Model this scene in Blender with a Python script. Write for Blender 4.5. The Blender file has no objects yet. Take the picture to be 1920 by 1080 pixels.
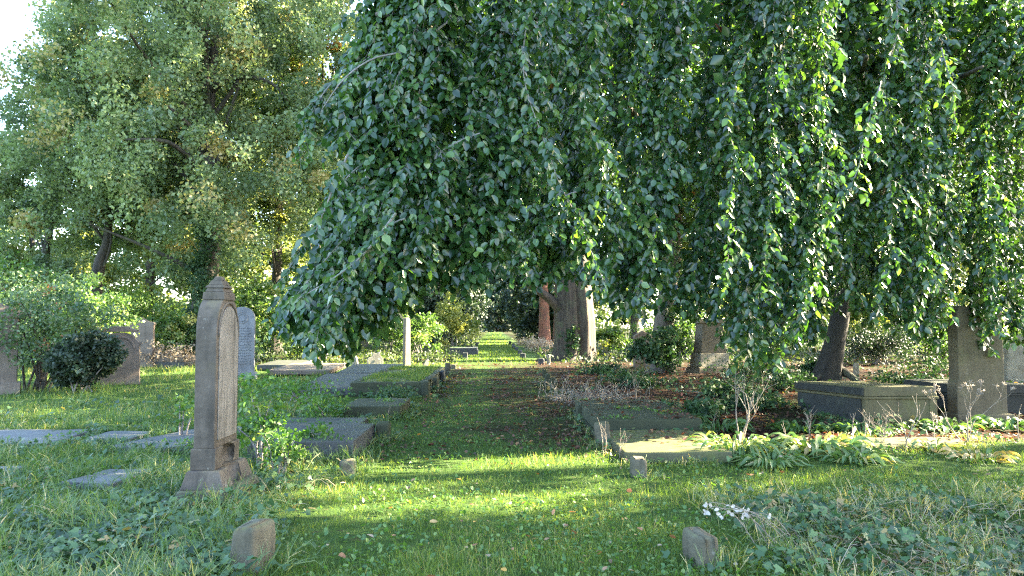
import bpy, bmesh, math, random
import numpy as np
from mathutils import Vector, Matrix, noise as mnoise

RS = np.random.RandomState
rng = RS(7)
random.seed(7)
scene = bpy.context.scene
COL = scene.collection

# ------------------------------------------------------------------ camera
F = 1387.0
CAM = np.array([0.0, 0.0, 1.6])
PITCH = math.atan(74 / F)
YAW = math.radians(1.4)
_f = np.array([math.sin(YAW) * math.cos(PITCH), math.cos(YAW) * math.cos(PITCH), math.sin(PITCH)])
_r = np.array([math.cos(YAW), -math.sin(YAW), 0.0])
_u = np.cross(_r, _f)


def at(px, py, Y):
    d = _f + _r * ((px - 960) / F) + _u * ((540 - py) / F)
    return CAM + d * (Y / d[1])


def gnd(px, py, z=0.0):
    d = _f + _r * ((px - 960) / F) + _u * ((540 - py) / F)
    return CAM + d * ((z - CAM[2]) / d[2])


def pxpy(P):
    d = np.asarray(P, float) - CAM
    w = d @ _f
    return 960 + F * (d @ _r) / w, 540 - F * (d @ _u) / w


cd = bpy.data.cameras.new("camera")
cam = bpy.data.objects.new("camera", cd)
COL.objects.link(cam)
cam.location = CAM
cam.rotation_euler = (math.pi / 2 + PITCH, 0, -YAW)
cd.sensor_width = 36
cd.lens = 36 * F / 1920
cd.clip_end = 3000
scene.camera = cam

# ------------------------------------------------------------------ light
SUN_EL = math.radians(30)
SUN_AZ = math.radians(12)          # ahead of pure +X
S = Vector((math.cos(SUN_EL) * math.cos(SUN_AZ), math.cos(SUN_EL) * math.sin(SUN_AZ), math.sin(SUN_EL)))
sd = bpy.data.lights.new("sun", 'SUN')
sd.energy = 5.0
sd.angle = math.radians(0.5)
sd.color = (1.0, 0.85, 0.58)
sun = bpy.data.objects.new("sun", sd)
COL.objects.link(sun)
sun.rotation_euler = S.to_track_quat('Z', 'Y').to_euler()
w = bpy.data.worlds.new("World")
scene.world = w
w.use_nodes = True
w.cycles.sampling_method = 'MANUAL'
w.cycles.sample_map_resolution = 1024
nt = w.node_tree
nt.nodes.clear()
sky = nt.nodes.new("ShaderNodeTexSky")
sky.sky_type = 'NISHITA'
sky.sun_disc = False
sky.sun_elevation = SUN_EL
sky.sun_rotation = math.atan2(S.x, S.y)
sky.air_density = 1.0
sky.dust_density = 1.2
sky.ozone_density = 1.0
bg = nt.nodes.new("ShaderNodeBackground")
bg.inputs[1].default_value = 0.10
wo = nt.nodes.new("ShaderNodeOutputWorld")
nt.links.new(sky.outputs[0], bg.inputs[0])
nt.links.new(bg.outputs[0], wo.inputs[0])
scene.view_settings.view_transform = 'Standard'
scene.view_settings.look = 'None'
scene.view_settings.gamma = 1
scene.view_settings.exposure = 4.2
c = scene.cycles
c.use_light_tree = False
c.max_bounces = 7
c.diffuse_bounces = 4
c.glossy_bounces = 2
c.transmission_bounces = 5
c.transparent_max_bounces = 4
c.sample_clamp_indirect = 2
c.use_denoising = False
c.use_adaptive_sampling = False
c.pixel_filter_type = 'BLACKMAN_HARRIS'
c.filter_width = 1.25
try:
    c.denoiser = 'OPENIMAGEDENOISE'
    c.denoising_input_passes = 'RGB_ALBEDO_NORMAL'
except Exception:
    pass

# ------------------------------------------------------------------ materials


def new_mat(name):
    m = bpy.data.materials.new(name)
    m.use_nodes = True
    n = m.node_tree
    n.nodes.clear()
    return m, n, n.nodes.new("ShaderNodeOutputMaterial")


def ramp(n, stops, inp):
    r = n.nodes.new("ShaderNodeValToRGB")
    e = r.color_ramp.elements
    while len(e) < len(stops):
        e.new(0.5)
    for k, (p, col) in enumerate(stops):
        e[k].position = p
        e[k].color = (*col, 1)
    n.links.new(inp, r.inputs[0])
    return r.outputs[0]


def attr(n, name):
    a = n.nodes.new("ShaderNodeAttribute")
    a.attribute_name = name
    return a.outputs['Fac']


def leaf_mat(name, stops, rough=0.4, trans=0.35, tint=(1.25, 1.35, 0.55), spec=0.5):
    m, n, o = new_mat(name)
    col = ramp(n, stops, attr(n, 'rnd'))
    p = n.nodes.new("ShaderNodeBsdfPrincipled")
    n.links.new(col, p.inputs['Base Color'])
    p.inputs['Roughness'].default_value = rough
    p.inputs['Specular IOR Level'].default_value = spec
    t = n.nodes.new("ShaderNodeBsdfTranslucent")
    mx = n.nodes.new("ShaderNodeMix")
    mx.data_type = 'RGBA'
    mx.blend_type = 'MULTIPLY'
    mx.inputs[0].default_value = 1
    n.links.new(col, mx.inputs[6])
    mx.inputs[7].default_value = (*[v * 1.6 for v in tint], 1)
    n.links.new(mx.outputs[2], t.inputs[0])
    s = n.nodes.new("ShaderNodeMixShader")
    s.inputs[0].default_value = trans
    n.links.new(p.outputs[0], s.inputs[1])
    n.links.new(t.outputs[0], s.inputs[2])
    n.links.new(s.outputs[0], o.inputs[0])
    return m


def nz(n, scale, detail=4, rough=0.6, stretch=None, vec=None):
    if vec is None:
        vec = n.nodes.new("ShaderNodeTexCoord").outputs['Object']
    if stretch:
        mp = n.nodes.new("ShaderNodeMapping")
        mp.inputs['Scale'].default_value = stretch
        n.links.new(vec, mp.inputs[0])
        vec = mp.outputs[0]
    t = n.nodes.new("ShaderNodeTexNoise")
    t.inputs['Scale'].default_value = scale
    t.inputs['Detail'].default_value = detail
    t.inputs['Roughness'].default_value = rough
    n.links.new(vec, t.inputs['Vector'])
    return t.outputs['Fac']


def mixc(n, fac, a, b):
    mx = n.nodes.new("ShaderNodeMix")
    mx.data_type = 'RGBA'
    if isinstance(fac, (int, float)):
        mx.inputs[0].default_value = fac
    else:
        n.links.new(fac, mx.inputs[0])
    for i, v in ((6, a), (7, b)):
        if isinstance(v, tuple):
            mx.inputs[i].default_value = (*v, 1)
        else:
            n.links.new(v, mx.inputs[i])
    return mx.outputs[2]


def maprange(n, v, a, b, c0=0.0, c1=1.0):
    r = n.nodes.new("ShaderNodeMapRange")
    r.inputs[1].default_value = a
    r.inputs[2].default_value = b
    r.inputs[3].default_value = c0
    r.inputs[4].default_value = c1
    n.links.new(v, r.inputs[0])
    return r.outputs[0]


def math_n(n, op, a, b):
    m = n.nodes.new("ShaderNodeMath")
    m.operation = op
    for i, v in ((0, a), (1, b)):
        if isinstance(v, (int, float)):
            m.inputs[i].default_value = v
        else:
            n.links.new(v, m.inputs[i])
    return m.outputs[0]


def stone_mat(name, base, dark, lich=(0.32, 0.32, 0.28), lichen=0.5, moss=0.5, mosscol=(0.09, 0.12, 0.02), streak=0.5, rough=0.8, bump=0.35):
    m, n, o = new_mat(name)
    a = nz(n, 3.2, 6, 0.65)
    col = ramp(n, [(0.3, dark), (0.7, base)], a)
    st = nz(n, 9, 4, 0.7, (1, 1, 0.12))
    col = mixc(n, math_n(n, 'MULTIPLY', maprange(n, st, 0.5, 0.72), streak), col, tuple(v * 0.28 for v in dark))
    sp = nz(n, 48, 3, 0.7)
    col = mixc(n, math_n(n, 'MULTIPLY', maprange(n, sp, 0.55, 0.8), 0.22), col, tuple(v * 0.45 for v in dark))
    li = nz(n, 14, 5, 0.75)
    li2 = nz(n, 2.3, 2, 0.5)
    lf = math_n(n, 'MULTIPLY', maprange(n, li, 0.58, 0.66), maprange(n, li2, 0.42, 0.62))
    col = mixc(n, math_n(n, 'MULTIPLY', lf, lichen), col, lich)
    g = n.nodes.new("ShaderNodeNewGeometry")
    sep = n.nodes.new("ShaderNodeSeparateXYZ")
    n.links.new(g.outputs['Normal'], sep.inputs[0])
    mo = nz(n, 7, 5, 0.7)
    mf = math_n(n, 'MULTIPLY', maprange(n, sep.outputs[2], 0.2, 0.8), maprange(n, mo, 0.38, 0.6))
    mo2 = nz(n, 2.8, 4, 0.6)
    mf = math_n(n, 'MAXIMUM', mf, math_n(n, 'MULTIPLY', maprange(n, mo2, 0.55, 0.75), 0.6))
    col = mixc(n, math_n(n, 'MULTIPLY', mf, moss), col, mosscol)
    p = n.nodes.new("ShaderNodeBsdfPrincipled")
    n.links.new(col, p.inputs['Base Color'])
    p.inputs['Roughness'].default_value = rough
    p.inputs['Specular IOR Level'].default_value = 0.35
    b = n.nodes.new("ShaderNodeBump")
    b.inputs['Strength'].default_value = bump
    b.inputs['Distance'].default_value = 0.015
    n.links.new(math_n(n, 'ADD', nz(n, 26, 5, 0.7), a), b.inputs['Height'])
    n.links.new(b.outputs[0], p.inputs['Normal'])
    n.links.new(p.outputs[0], o.inputs[0])
    return m


def bark_mat(name, a, b, stretch=(1, 1, 0.2), scale=9, bump=0.8, moss=(0.07, 0.09, 0.04)):
    m, n, o = new_mat(name)
    v = nz(n, scale, 6, 0.7, stretch)
    col = ramp(n, [(0.32, a), (0.66, b)], v)
    col = mixc(n, maprange(n, nz(n, 2.2, 4), 0.52, 0.72, 0, 0.55), col, moss)
    p = n.nodes.new("ShaderNodeBsdfPrincipled")
    n.links.new(col, p.inputs['Base Color'])
    p.inputs['Roughness'].default_value = 0.85
    bm = n.nodes.new("ShaderNodeBump")
    bm.inputs['Strength'].default_value = bump
    bm.inputs['Distance'].default_value = 0.05
    n.links.new(v, bm.inputs['Height'])
    n.links.new(bm.outputs[0], p.inputs['Normal'])
    n.links.new(p.outputs[0], o.inputs[0])
    return m


M = {}
M['beech'] = leaf_mat('beech_leaf', [(0.0, (0.009, 0.030, 0.011)), (0.45, (0.030, 0.075, 0.022)), (0.80, (0.068, 0.13, 0.036)), (0.955, (0.12, 0.19, 0.05)), (0.994, (0.22, 0.17, 0.03)), (1, (0.18, 0.06, 0.03))], 0.25, 0.31, (1.5, 1.5, 0.42), 0.65)
M['oak'] = leaf_mat('oak_leaf', [(0.0, (0.055, 0.092, 0.048)), (0.5, (0.125, 0.175, 0.082)), (0.82, (0.175, 0.22, 0.10)), (0.95, (0.21, 0.22, 0.09)), (1, (0.26, 0.22, 0.09))], 0.5, 0.35, (1.2, 1.25, 0.75))
M['far_leaf'] = leaf_mat('lime_leaf', [(0.0, (0.035, 0.065, 0.018)), (0.5, (0.075, 0.115, 0.024)), (0.85, (0.14, 0.18, 0.035)), (1, (0.22, 0.235, 0.055))], 0.5, 0.28, (1.1, 1.1, 0.75))
M['maple'] = leaf_mat('maple_leaf', [(0.0, (0.03, 0.065, 0.015)), (0.6, (0.07, 0.13, 0.02)), (0.9, (0.16, 0.19, 0.03)), (1, (0.28, 0.16, 0.04))], 0.45, 0.3, (1.1, 1.15, 0.75))
M['conifer'] = leaf_mat('conifer_leaf', [(0.0, (0.010, 0.022, 0.012)), (0.6, (0.022, 0.045, 0.02)), (1, (0.05, 0.075, 0.03))], 0.6, 0.12)
M['shrub'] = leaf_mat('shrub_leaf', [(0.0, (0.03, 0.065, 0.02)), (0.6, (0.075, 0.135, 0.035)), (0.93, (0.15, 0.2, 0.06)), (1, (0.22, 0.22, 0.07))], 0.45, 0.35)
M['rose'] = leaf_mat('rose_leaf', [(0.0, (0.03, 0.065, 0.03)), (0.6, (0.075, 0.125, 0.055)), (0.9, (0.13, 0.17, 0.07)), (1, (0.26, 0.10, 0.06))], 0.45, 0.3)
M['undergrowth'] = leaf_mat('rank_leaf', [(0.0, (0.016, 0.032, 0.012)), (0.5, (0.04, 0.065, 0.022)), (0.8, (0.085, 0.10, 0.04)), (1, (0.19, 0.155, 0.10))], 0.55, 0.25)
M['ivy'] = leaf_mat('ivy_leaf', [(0.0, (0.018, 0.042, 0.022)), (0.55, (0.038, 0.082, 0.030)), (0.9, (0.085, 0.14, 0.05)), (1, (0.2, 0.15, 0.06))], 0.5, 0.15, (1.3, 1.4, .5), 0.3)
M['weed'] = leaf_mat('weed_leaf', [(0.0, (0.03, 0.08, 0.018)), (0.7, (0.065, 0.14, 0.03)), (1, (0.14, 0.2, 0.05))], 0.5, 0.35, (1.4, 1.4, .4))
M['grass'] = leaf_mat('grass_blade', [(0.0, (0.032, 0.068, 0.018)), (0.5, (0.068, 0.122, 0.030)), (0.85, (0.12, 0.17, 0.05)), (1, (0.27, 0.23, 0.12))], 0.55, 0.42, (1.5, 1.35, 0.35), 0.3)
M['long_grass'] = leaf_mat('long_grass_blade', [(0.0, (0.04, 0.085, 0.025)), (0.6, (0.085, 0.15, 0.05)), (0.85, (0.2, 0.22, 0.09)), (1, (0.42, 0.35, 0.2))], 0.5, 0.35, (1.4, 1.3, 0.4))
M['straw'] = leaf_mat('straw', [(0.0, (0.08, 0.06, 0.04)), (0.5, (0.2, 0.16, 0.115)), (1, (0.34, 0.29, 0.22))], 0.7, 0.25, (1.1, 1, .8))
M['litter'] = leaf_mat('dead_leaf', [(0.0, (0.026, 0.012, 0.008)), (0.5, (0.075, 0.030, 0.019)), (0.82, (0.125, 0.055, 0.032)), (0.95, (0.22, 0.14, 0.09)), (1, (0.28, 0.18, 0.05))], 0.6, 0.2, (1.3, .9, .5))
M['palelitter'] = leaf_mat('fallen_leaf', [(0.0, (0.07, 0.04, 0.025)), (0.3, (0.26, 0.13, 0.06)), (0.55, (0.19, 0.13, 0.075)), (0.8, (0.25, 0.21, 0.15)), (0.92, (0.36, 0.22, 0.04)), (1, (0.34, 0.10, 0.03))], 0.6, 0.2, (1.2, 1, .6))
M['hosta'] = leaf_mat('strap_leaf', [(0.0, (0.03, 0.075, 0.022)), (0.55, (0.075, 0.14, 0.045)), (0.86, (0.16, 0.2, 0.07)), (1, (0.32, 0.24, 0.10))], 0.42, 0.28, (1.25, 1.25, .5))
M['dry'] = bark_mat('dry_stem', (0.11, 0.085, 0.062), (0.25, 0.205, 0.16), (1, 1, 1), 30, 0.2)
M['deadgrey'] = bark_mat('grey_dead_stem', (0.12, 0.10, 0.085), (0.26, 0.23, 0.20), (1, 1, 1), 30, 0.2)
M['honesty'] = leaf_mat('silver_pod', [(0, (0.36, 0.34, 0.31)), (1, (0.55, 0.53, 0.5))], 0.45, 0.45, (0.62, 0.62, 0.6))
M['bark'] = bark_mat('oak_bark', (0.018, 0.014, 0.012), (0.06, 0.05, 0.04))
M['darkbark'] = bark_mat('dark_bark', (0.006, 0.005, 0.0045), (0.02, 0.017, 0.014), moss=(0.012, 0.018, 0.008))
M['beechbark'] = bark_mat('beech_bark', (0.055, 0.043, 0.037), (0.12, 0.098, 0.082), (1, 1, 0.35), 5, 0.35)
M['oldbark'] = bark_mat('old_bark', (0.018, 0.013, 0.010), (0.075, 0.055, 0.038), (1, 1, 0.15), 7, 1.0)
M['redbark'] = bark_mat('redwood_bark', (0.07, 0.025, 0.015), (0.24, 0.09, 0.05), (1, 1, 0.1), 10, 1.0)
M['twig'] = bark_mat('twig_bark', (0.09, 0.08, 0.078), (0.22, 0.20, 0.195), (1, 1, 1), 20, 0.2)
M['stone'] = stone_mat('weathered_stone', (0.102, 0.084, 0.068), (0.038, 0.031, 0.024), lichen=0.5, moss=0.45, mosscol=(0.13, 0.11, 0.05))
M['panel'] = stone_mat('stained_panel_stone', (0.19, 0.174, 0.155), (0.09, 0.08, 0.07), lichen=0.3, moss=0.0, streak=1.0, bump=0.10)
M['bluestone'] = stone_mat('blue_grey_slab_stone', (0.10, 0.105, 0.115), (0.058, 0.059, 0.064), lichen=0.25, moss=0.15, streak=0.0, rough=0.55)
M['bluehead'] = stone_mat('pale_grey_headstone', (0.20, 0.205, 0.22), (0.11, 0.11, 0.118), lichen=0.4, moss=0.25, streak=0.4)
M['brownstone'] = stone_mat('brown_sandstone', (0.165, 0.13, 0.105), (0.09, 0.07, 0.056), lichen=0.3, moss=0.2, streak=0.4)
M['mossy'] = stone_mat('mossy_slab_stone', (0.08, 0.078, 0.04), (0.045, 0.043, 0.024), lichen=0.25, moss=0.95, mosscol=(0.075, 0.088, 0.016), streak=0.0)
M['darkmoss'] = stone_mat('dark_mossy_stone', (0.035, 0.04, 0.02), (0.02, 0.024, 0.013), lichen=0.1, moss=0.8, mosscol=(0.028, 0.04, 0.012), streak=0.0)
M['kerb'] = stone_mat('kerb_stone', (0.105, 0.095, 0.066), (0.05, 0.045, 0.03), lichen=0.4, moss=0.6, mosscol=(0.075, 0.085, 0.022))
M['darkstone'] = stone_mat('dark_slab_stone', (0.05, 0.052, 0.056), (0.03, 0.03, 0.033), lichen=0.25, moss=0.25, streak=0.0, rough=0.6)
M['olive'] = stone_mat('olive_tomb_stone', (0.095, 0.083, 0.043), (0.055, 0.047, 0.026), lichen=0.15, moss=0.5, streak=0.3)
M['blackstone'] = stone_mat('dark_tomb_stone', (0.025, 0.028, 0.028), (0.014, 0.015, 0.015), lichen=0.15, moss=0.4, mosscol=(0.05, 0.07, 0.025), streak=0.2)
M['greystone'] = stone_mat('grey_monolith_stone', (0.10, 0.085, 0.055), (0.06, 0.05, 0.033), lichen=0.15, moss=0.3, streak=0.3)
M['tan'] = stone_mat('tan_sandstone', (0.15, 0.125, 0.095), (0.085, 0.07, 0.052), lichen=0.3, moss=0.15, streak=0.4)
M['pale'] = stone_mat('pale_limestone', (0.27, 0.25, 0.205), (0.15, 0.135, 0.11), lichen=0.3, moss=0.15, streak=0.25)

# ------------------------------------------------------------------ mesh helpers


def tag(o, label=None, cat=None, group=None, kind=None):
    if label:
        o['label'] = label
    if cat:
        o['category'] = cat
    if group:
        o['group'] = group
    if kind:
        o['kind'] = kind
    return o


def thing(name, label, cat, loc=(0, 0, 0), rz=0.0, group=None):
    o = bpy.data.objects.new(name, None)
    COL.objects.link(o)
    o.empty_display_size = 0.2
    o.location = tuple(float(v) for v in loc)
    o.rotation_euler = (0, 0, rz)
    return tag(o, label, cat, group)


def link(name, me, parent=None):
    o = bpy.data.objects.new(name, me)
    COL.objects.link(o)
    if parent:
        o.parent = parent
    return o


def nrm(a):
    return a / np.maximum(np.linalg.norm(a, axis=-1, keepdims=True), 1e-9)


LEAF = {
    'beech': ([(0, 0, 0), (.16, .34, .05), (.5, .5, .07), (.82, .3, .0), (1.02, 0, -.09), (.82, -.3, .0), (.5, -.5, .07), (.16, -.34, .05)], [(0, 1, 2, 3, 4), (0, 4, 5, 6, 7)]),
    'oval': ([(0, 0, 0), (.28, .45, .06), (.72, .38, .02), (1, 0, -.08), (.72, -.38, .02), (.28, -.45, .06)], [(0, 1, 2, 3), (0, 3, 4, 5)]),
    'card': ([(0, 0, 0), (.5, .5, .1), (1, 0, -.05), (.5, -.5, .1)], [(0, 1, 2), (0, 2, 3)]),
    'ivy': ([(0, 0, 0), (.02, .42, .0), (.4, .52, .03), (.48, .2, .05), (1, 0, -.06), (.48, -.2, .05), (.4, -.52, .03), (.02, -.42, .0)], [(0, 1, 2, 3), (0, 3, 4, 5), (0, 5, 6, 7)]),
    'blade': ([(0, .5, 0), (0, -.5, 0), (.55, -.36, .0), (.55, .36, .0), (1, 0, 0)], [(0, 1, 2), (0, 2, 3), (3, 2, 4)]),
}


class Acc:
    def __init__(s, origin=(0, 0, 0)):
        s.o = np.array(origin, float)
        s.V, s.F, s.R, s.n = [], [], [], 0

    def add(s, V, F, R):
        """V (n,3); F list of (m,k) int arrays; R (n,)"""
        V = np.asarray(V, float)
        s.V.append(V)
        for f in F:
            s.F.append(np.asarray(f, int) + s.n)
        s.R.append(np.broadcast_to(np.asarray(R, float), (len(V),)))
        s.n += len(V)

    def leaves(s, P, D, N, L, W, R, shape='oval', droop=None):
        P = np.asarray(P, float)
        n = len(P)
        if n == 0:
            return
        D = nrm(np.asarray(D, float))
        Sd = nrm(np.cross(D, np.asarray(N, float)))
        Nn = np.cross(Sd, D)
        L = np.broadcast_to(np.asarray(L, float), (n,))[:, None]
        W = np.broadcast_to(np.asarray(W, float), (n,))[:, None]
        tv, tf = LEAF[shape]
        k = len(tv)
        V = np.empty((n, k, 3))
        for i, (t, a, b) in enumerate(tv):
            V[:, i] = P + D * (t * L) + Sd * (a * W) + Nn * (b * L)
            if droop is not None:
                V[:, i, 2] -= np.asarray(droop) * (t ** 2) * L[:, 0]
                V[:, i] += 0
        base = (np.arange(n) * k)[:, None]
        F = [base + np.array(f)[None, :] for f in tf]
        s.add(V.reshape(-1, 3), F, np.repeat(np.broadcast_to(R, (n,)), k))

    def tube(s, pts, rad, sides=5, R=0.5, cap=True, flute=None):
        pts = np.asarray(pts, float)
        n = len(pts)
        rad = np.broadcast_to(np.asarray(rad, float), (n,))
        T = np.gradient(pts, axis=0)
        T = nrm(T)
        ref = np.array([0.31, 0.95, 0.05]) if abs(T[0][2]) > 0.8 else np.array([0.02, 0.03, 1.0])
        A = nrm(np.cross(T, ref))
        B = np.cross(T, A)
        an = np.arange(sides) * 2 * math.pi / sides
        rr = rad[:, None] * (flute(an[None, :], np.linspace(0, 1, n)[:, None]) if flute else np.ones((n, sides)))
        V = pts[:, None, :] + rr[:, :, None] * (A[:, None, :] * np.cos(an)[None, :, None] + B[:, None, :] * np.sin(an)[None, :, None])
        i = np.arange(n - 1)[:, None] * sides
        j = np.arange(sides)[None, :]
        j2 = (j + 1) % sides
        q = np.stack([i + j, i + j2, i + sides + j2, i + sides + j], -1).reshape(-1, 4)
        Fs = [q]
        if cap:
            Fs.append(((n - 1) * sides + np.arange(sides))[None, :])
        s.add(V.reshape(-1, 3), Fs, R)

    def build(s, name, mat, parent=None, smooth=False):
        V = np.concatenate(s.V) - s.o if s.V else np.zeros((0, 3))
        R = np.concatenate(s.R)
        me = bpy.data.meshes.new(name)
        me.vertices.add(len(V))
        me.vertices.foreach_set('co', V.astype(np.float32).ravel())
        tot = sum(f.size for f in s.F)
        npoly = sum(len(f) for f in s.F)
        vi = np.concatenate([f.ravel() for f in s.F]).astype(np.int32)
        sizes = np.concatenate([np.full(len(f), f.shape[1]) for f in s.F])
        st = np.concatenate([[0], np.cumsum(sizes)[:-1]]).astype(np.int32)
        me.loops.add(tot)
        me.loops.foreach_set('vertex_index', vi)
        me.polygons.add(npoly)
        me.polygons.foreach_set('loop_start', st)
        if smooth:
            me.polygons.foreach_set('use_smooth', np.ones(npoly, bool))
        a = me.attributes.new('rnd', 'FLOAT', 'POINT')
        a.data.foreach_set('value', R.astype(np.float32))
        me.update(calc_edges=True)
        me.materials.append(mat)
        return link(name, me, parent)


def bm_obj(name, bm, mat, parent=None, smooth=False):
    me = bpy.data.meshes.new(name)
    bmesh.ops.recalc_face_normals(bm, faces=bm.faces)
    bm.to_mesh(me)
    bm.free()
    if smooth:
        for p in me.polygons:
            p.use_smooth = True
    me.materials.append(mat)
    return link(name, me, parent)


def rough(bm, amp, freq, seed=0):
    for v in bm.verts:
        d = mnoise.noise_vector(v.co * freq + Vector((seed * 3.7, seed * 1.3, seed)))
        v.co += d * amp


def bm_box(x0, x1, y0, y1, z0, z1, bev=0.01, top=None, cuts=0, amp=0.0, seed=0, bm=None, segs=2):
    """box; top=(dx,dy) shrinks the upper face; weathered edges"""
    b = bmesh.new()
    bmesh.ops.create_cube(b, size=1)
    for v in b.verts:
        hi = v.co.z > 0
        sx, sy = (top if (top and hi) else (0, 0))
        v.co.x = (x0 + sx) if v.co.x < 0 else (x1 - sx)
        v.co.y = (y0 + sy) if v.co.y < 0 else (y1 - sy)
        v.co.z = z1 if hi else z0
    if cuts:
        bmesh.ops.subdivide_edges(b, edges=list(b.edges), cuts=cuts, use_grid_fill=True)
    if bev:
        es = [e for e in b.edges if len(e.link_faces) == 2 and e.calc_face_angle(0) > 0.6]
        bmesh.ops.bevel(b, geom=es, offset=bev, segments=segs, affect='EDGES', profile=0.6)
    if amp:
        rough(b, amp, 4.0, seed)
    if bm is None:
        return b
    me = bpy.data.meshes.new('tmp')
    b.to_mesh(me)
    b.free()
    bm.from_mesh(me)
    bpy.data.meshes.remove(me)
    return bm


def bm_prism(outline, x0, x1, axis='x', bev=0.01, amp=0.0, seed=0):
    """outline: list of (a,z); extruded along axis from x0 to x1"""
    b = bmesh.new()
    lo, hi = [], []
    for a, z in outline:
        lo.append(b.verts.new((x0, a, z) if axis == 'x' else (a, x0, z)))
        hi.append(b.verts.new((x1, a, z) if axis == 'x' else (a, x1, z)))
    b.faces.new(lo)
    b.faces.new(hi[::-1])
    n = len(outline)
    for i in range(n):
        j = (i + 1) % n
        b.faces.new((lo[j], lo[i], hi[i], hi[j]))
    bmesh.ops.recalc_face_normals(b, faces=b.faces)
    if bev:
        es = [e for e in b.edges if len(e.link_faces) == 2 and e.calc_face_angle(0) > 0.7]
        bmesh.ops.bevel(b, geom=es, offset=bev, segments=2, affect='EDGES', profile=0.6)
    bmesh.ops.triangulate(b, faces=[f for f in b.faces if len(f.verts) > 4])
    if amp:
        rough(b, amp, 4.0, seed)
    return b


def bool_cut(o, cutter_bm):
    me = bpy.data.meshes.new('cut')
    cutter_bm.to_mesh(me)
    cutter_bm.free()
    cu = link('cut', me)
    cu.matrix_world = o.matrix_world
    if o.parent:
        cu.parent = o.parent
    md = o.modifiers.new('b', 'BOOLEAN')
    md.operation = 'DIFFERENCE'
    md.object = cu
    md.solver = 'EXACT'
    bpy.context.view_layer.update()
    dg = bpy.context.evaluated_depsgraph_get()
    new = bpy.data.meshes.new_from_object(o.evaluated_get(dg))
    o.modifiers.clear()
    old = o.data
    o.data = new
    bpy.data.meshes.remove(old)
    bpy.data.objects.remove(cu)
    bpy.data.meshes.remove(me)


def ln(x, y, s=0.35, seed=0):
    """cheap smooth 2-D noise in about [-1,1] for numpy arrays"""
    x = np.asarray(x, float)
    y = np.asarray(y, float)
    r = RS(100 + seed)
    out = 0
    amp, tot = 1.0, 0
    for k in range(5):
        a = r.uniform(0, 6.28)
        b = r.uniform(0, 6.28)
        c0 = r.uniform(0, 6.28)
        f = s * (1.75 ** k)
        u = x * math.cos(a) + y * math.sin(a)
        v = -x * math.sin(a) + y * math.cos(a)
        out = out + amp * np.sin(u * f * 2.1 + b + 1.7 * np.sin(v * f * 1.3 + c0)) * np.cos(v * f * 1.7 + c0)
        tot += amp
        amp *= 0.72
    return out / tot * 1.9


def gz(x, y):
    """ground height"""
    x = np.asarray(x, float)
    y = np.asarray(y, float)
    side = np.clip((np.abs(x) - 1.3) / 1.5, 0, 1)
    return side * (0.05 * ln(x, y, 0.5, 3)) + 0.012 * ln(x, y, 1.5, 4) * (0.3 + 0.7 * side)


def smooth01(v, a, b):
    t = np.clip((v - a) / (b - a), 0, 1)
    return t * t * (3 - 2 * t)


def litter_mask(x, y):
    """1 where dead leaves cover the earth under the beeches"""
    m = smooth01(x, 1.2, 2.2) * smooth01(y - 0.15 * x, 8.6, 9.6) * (1 - smooth01(y, 33, 40)) * (1 - smooth01(x, 22, 28))
    p = smooth01(y, 9.2, 11.5) * (1 - smooth01(y, 31, 36)) * smooth01(x + 0.45 * ln(x, y, .8, 9), -0.75, 0.45) * smooth01(3.0 - x, 0, 0.7)
    p = np.maximum(p, smooth01(y, 13, 16) * (1 - smooth01(y, 30, 34)) * smooth01(-x + .35 * ln(x, y, .9, 19), .7, 1.2) * (1 - smooth01(-x, 1.5, 1.7)))
    sc = np.maximum(smooth01(-x, 1.6, 2.2) * (1 - smooth01(-x, 11, 13)), smooth01(x, 2.2, 3.2)) * smooth01(y, 30.5, 33)
    m = np.maximum(m, .75 * sc)
    return np.clip(np.maximum(m, 0.66 * p) + 0.35 * ln(x, y, 0.9, 5) * (np.maximum(m, p) > 0.05), 0, 1)


def ivy_mask(x, y):
    lf = smooth01(-x + 0.3 * ln(x, y, .8, 12), 1.55, 2.1) * (1 - smooth01(y, 7.6, 9.0))
    rt = smooth01(x + 0.3 * ln(x, y, .8, 13), 1.6, 2.2) * (1 - smooth01(y + 0.3 * ln(x, y, 1, 14), 6.0, 6.9))
    return np.maximum(lf, rt)


# ------------------------------------------------------------------ ground


def warp(n, near, far):
    t = np.linspace(-1, 1, n)
    k = 5.5
    return near * np.sinh(k * t) / np.sinh(k) * far / near


xs = warp(261, 1, 900)
ys = np.concatenate([np.linspace(-300, -6, 12)[:-1], np.linspace(-6, 32, 230), 32 + (np.exp(np.linspace(0, 1, 90)[1:] * 4.5) - 1) / (math.e ** 4.5 - 1) * 1200])
X, Y = np.meshgrid(xs, ys)
Z = gz(X, Y) * (1 - smooth01(Y, 30, 34))
a = Acc()
nx, ny = len(xs), len(ys)
ii = (np.arange(ny - 1)[:, None] * nx + np.arange(nx - 1)[None, :]).ravel()
a.add(np.stack([X.ravel(), Y.ravel(), Z.ravel()], 1), [np.stack([ii, ii + 1, ii + nx + 1, ii + nx], 1)], litter_mask(X, Y).ravel())
m, n, o = new_mat('turf_and_leaf_litter')
tc = n.nodes.new("ShaderNodeTexCoord").outputs['Object']
gr = ramp(n, [(0.25, (0.022, 0.045, 0.012)), (0.5, (0.045, 0.085, 0.018)), (0.78, (0.075, 0.11, 0.03))], nz(n, 2.5, 8, 0.75, None, tc))
gr = mixc(n, maprange(n, nz(n, 9, 6, .7, None, tc), 0.56, 0.7), gr, (0.07, 0.05, 0.03))
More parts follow.
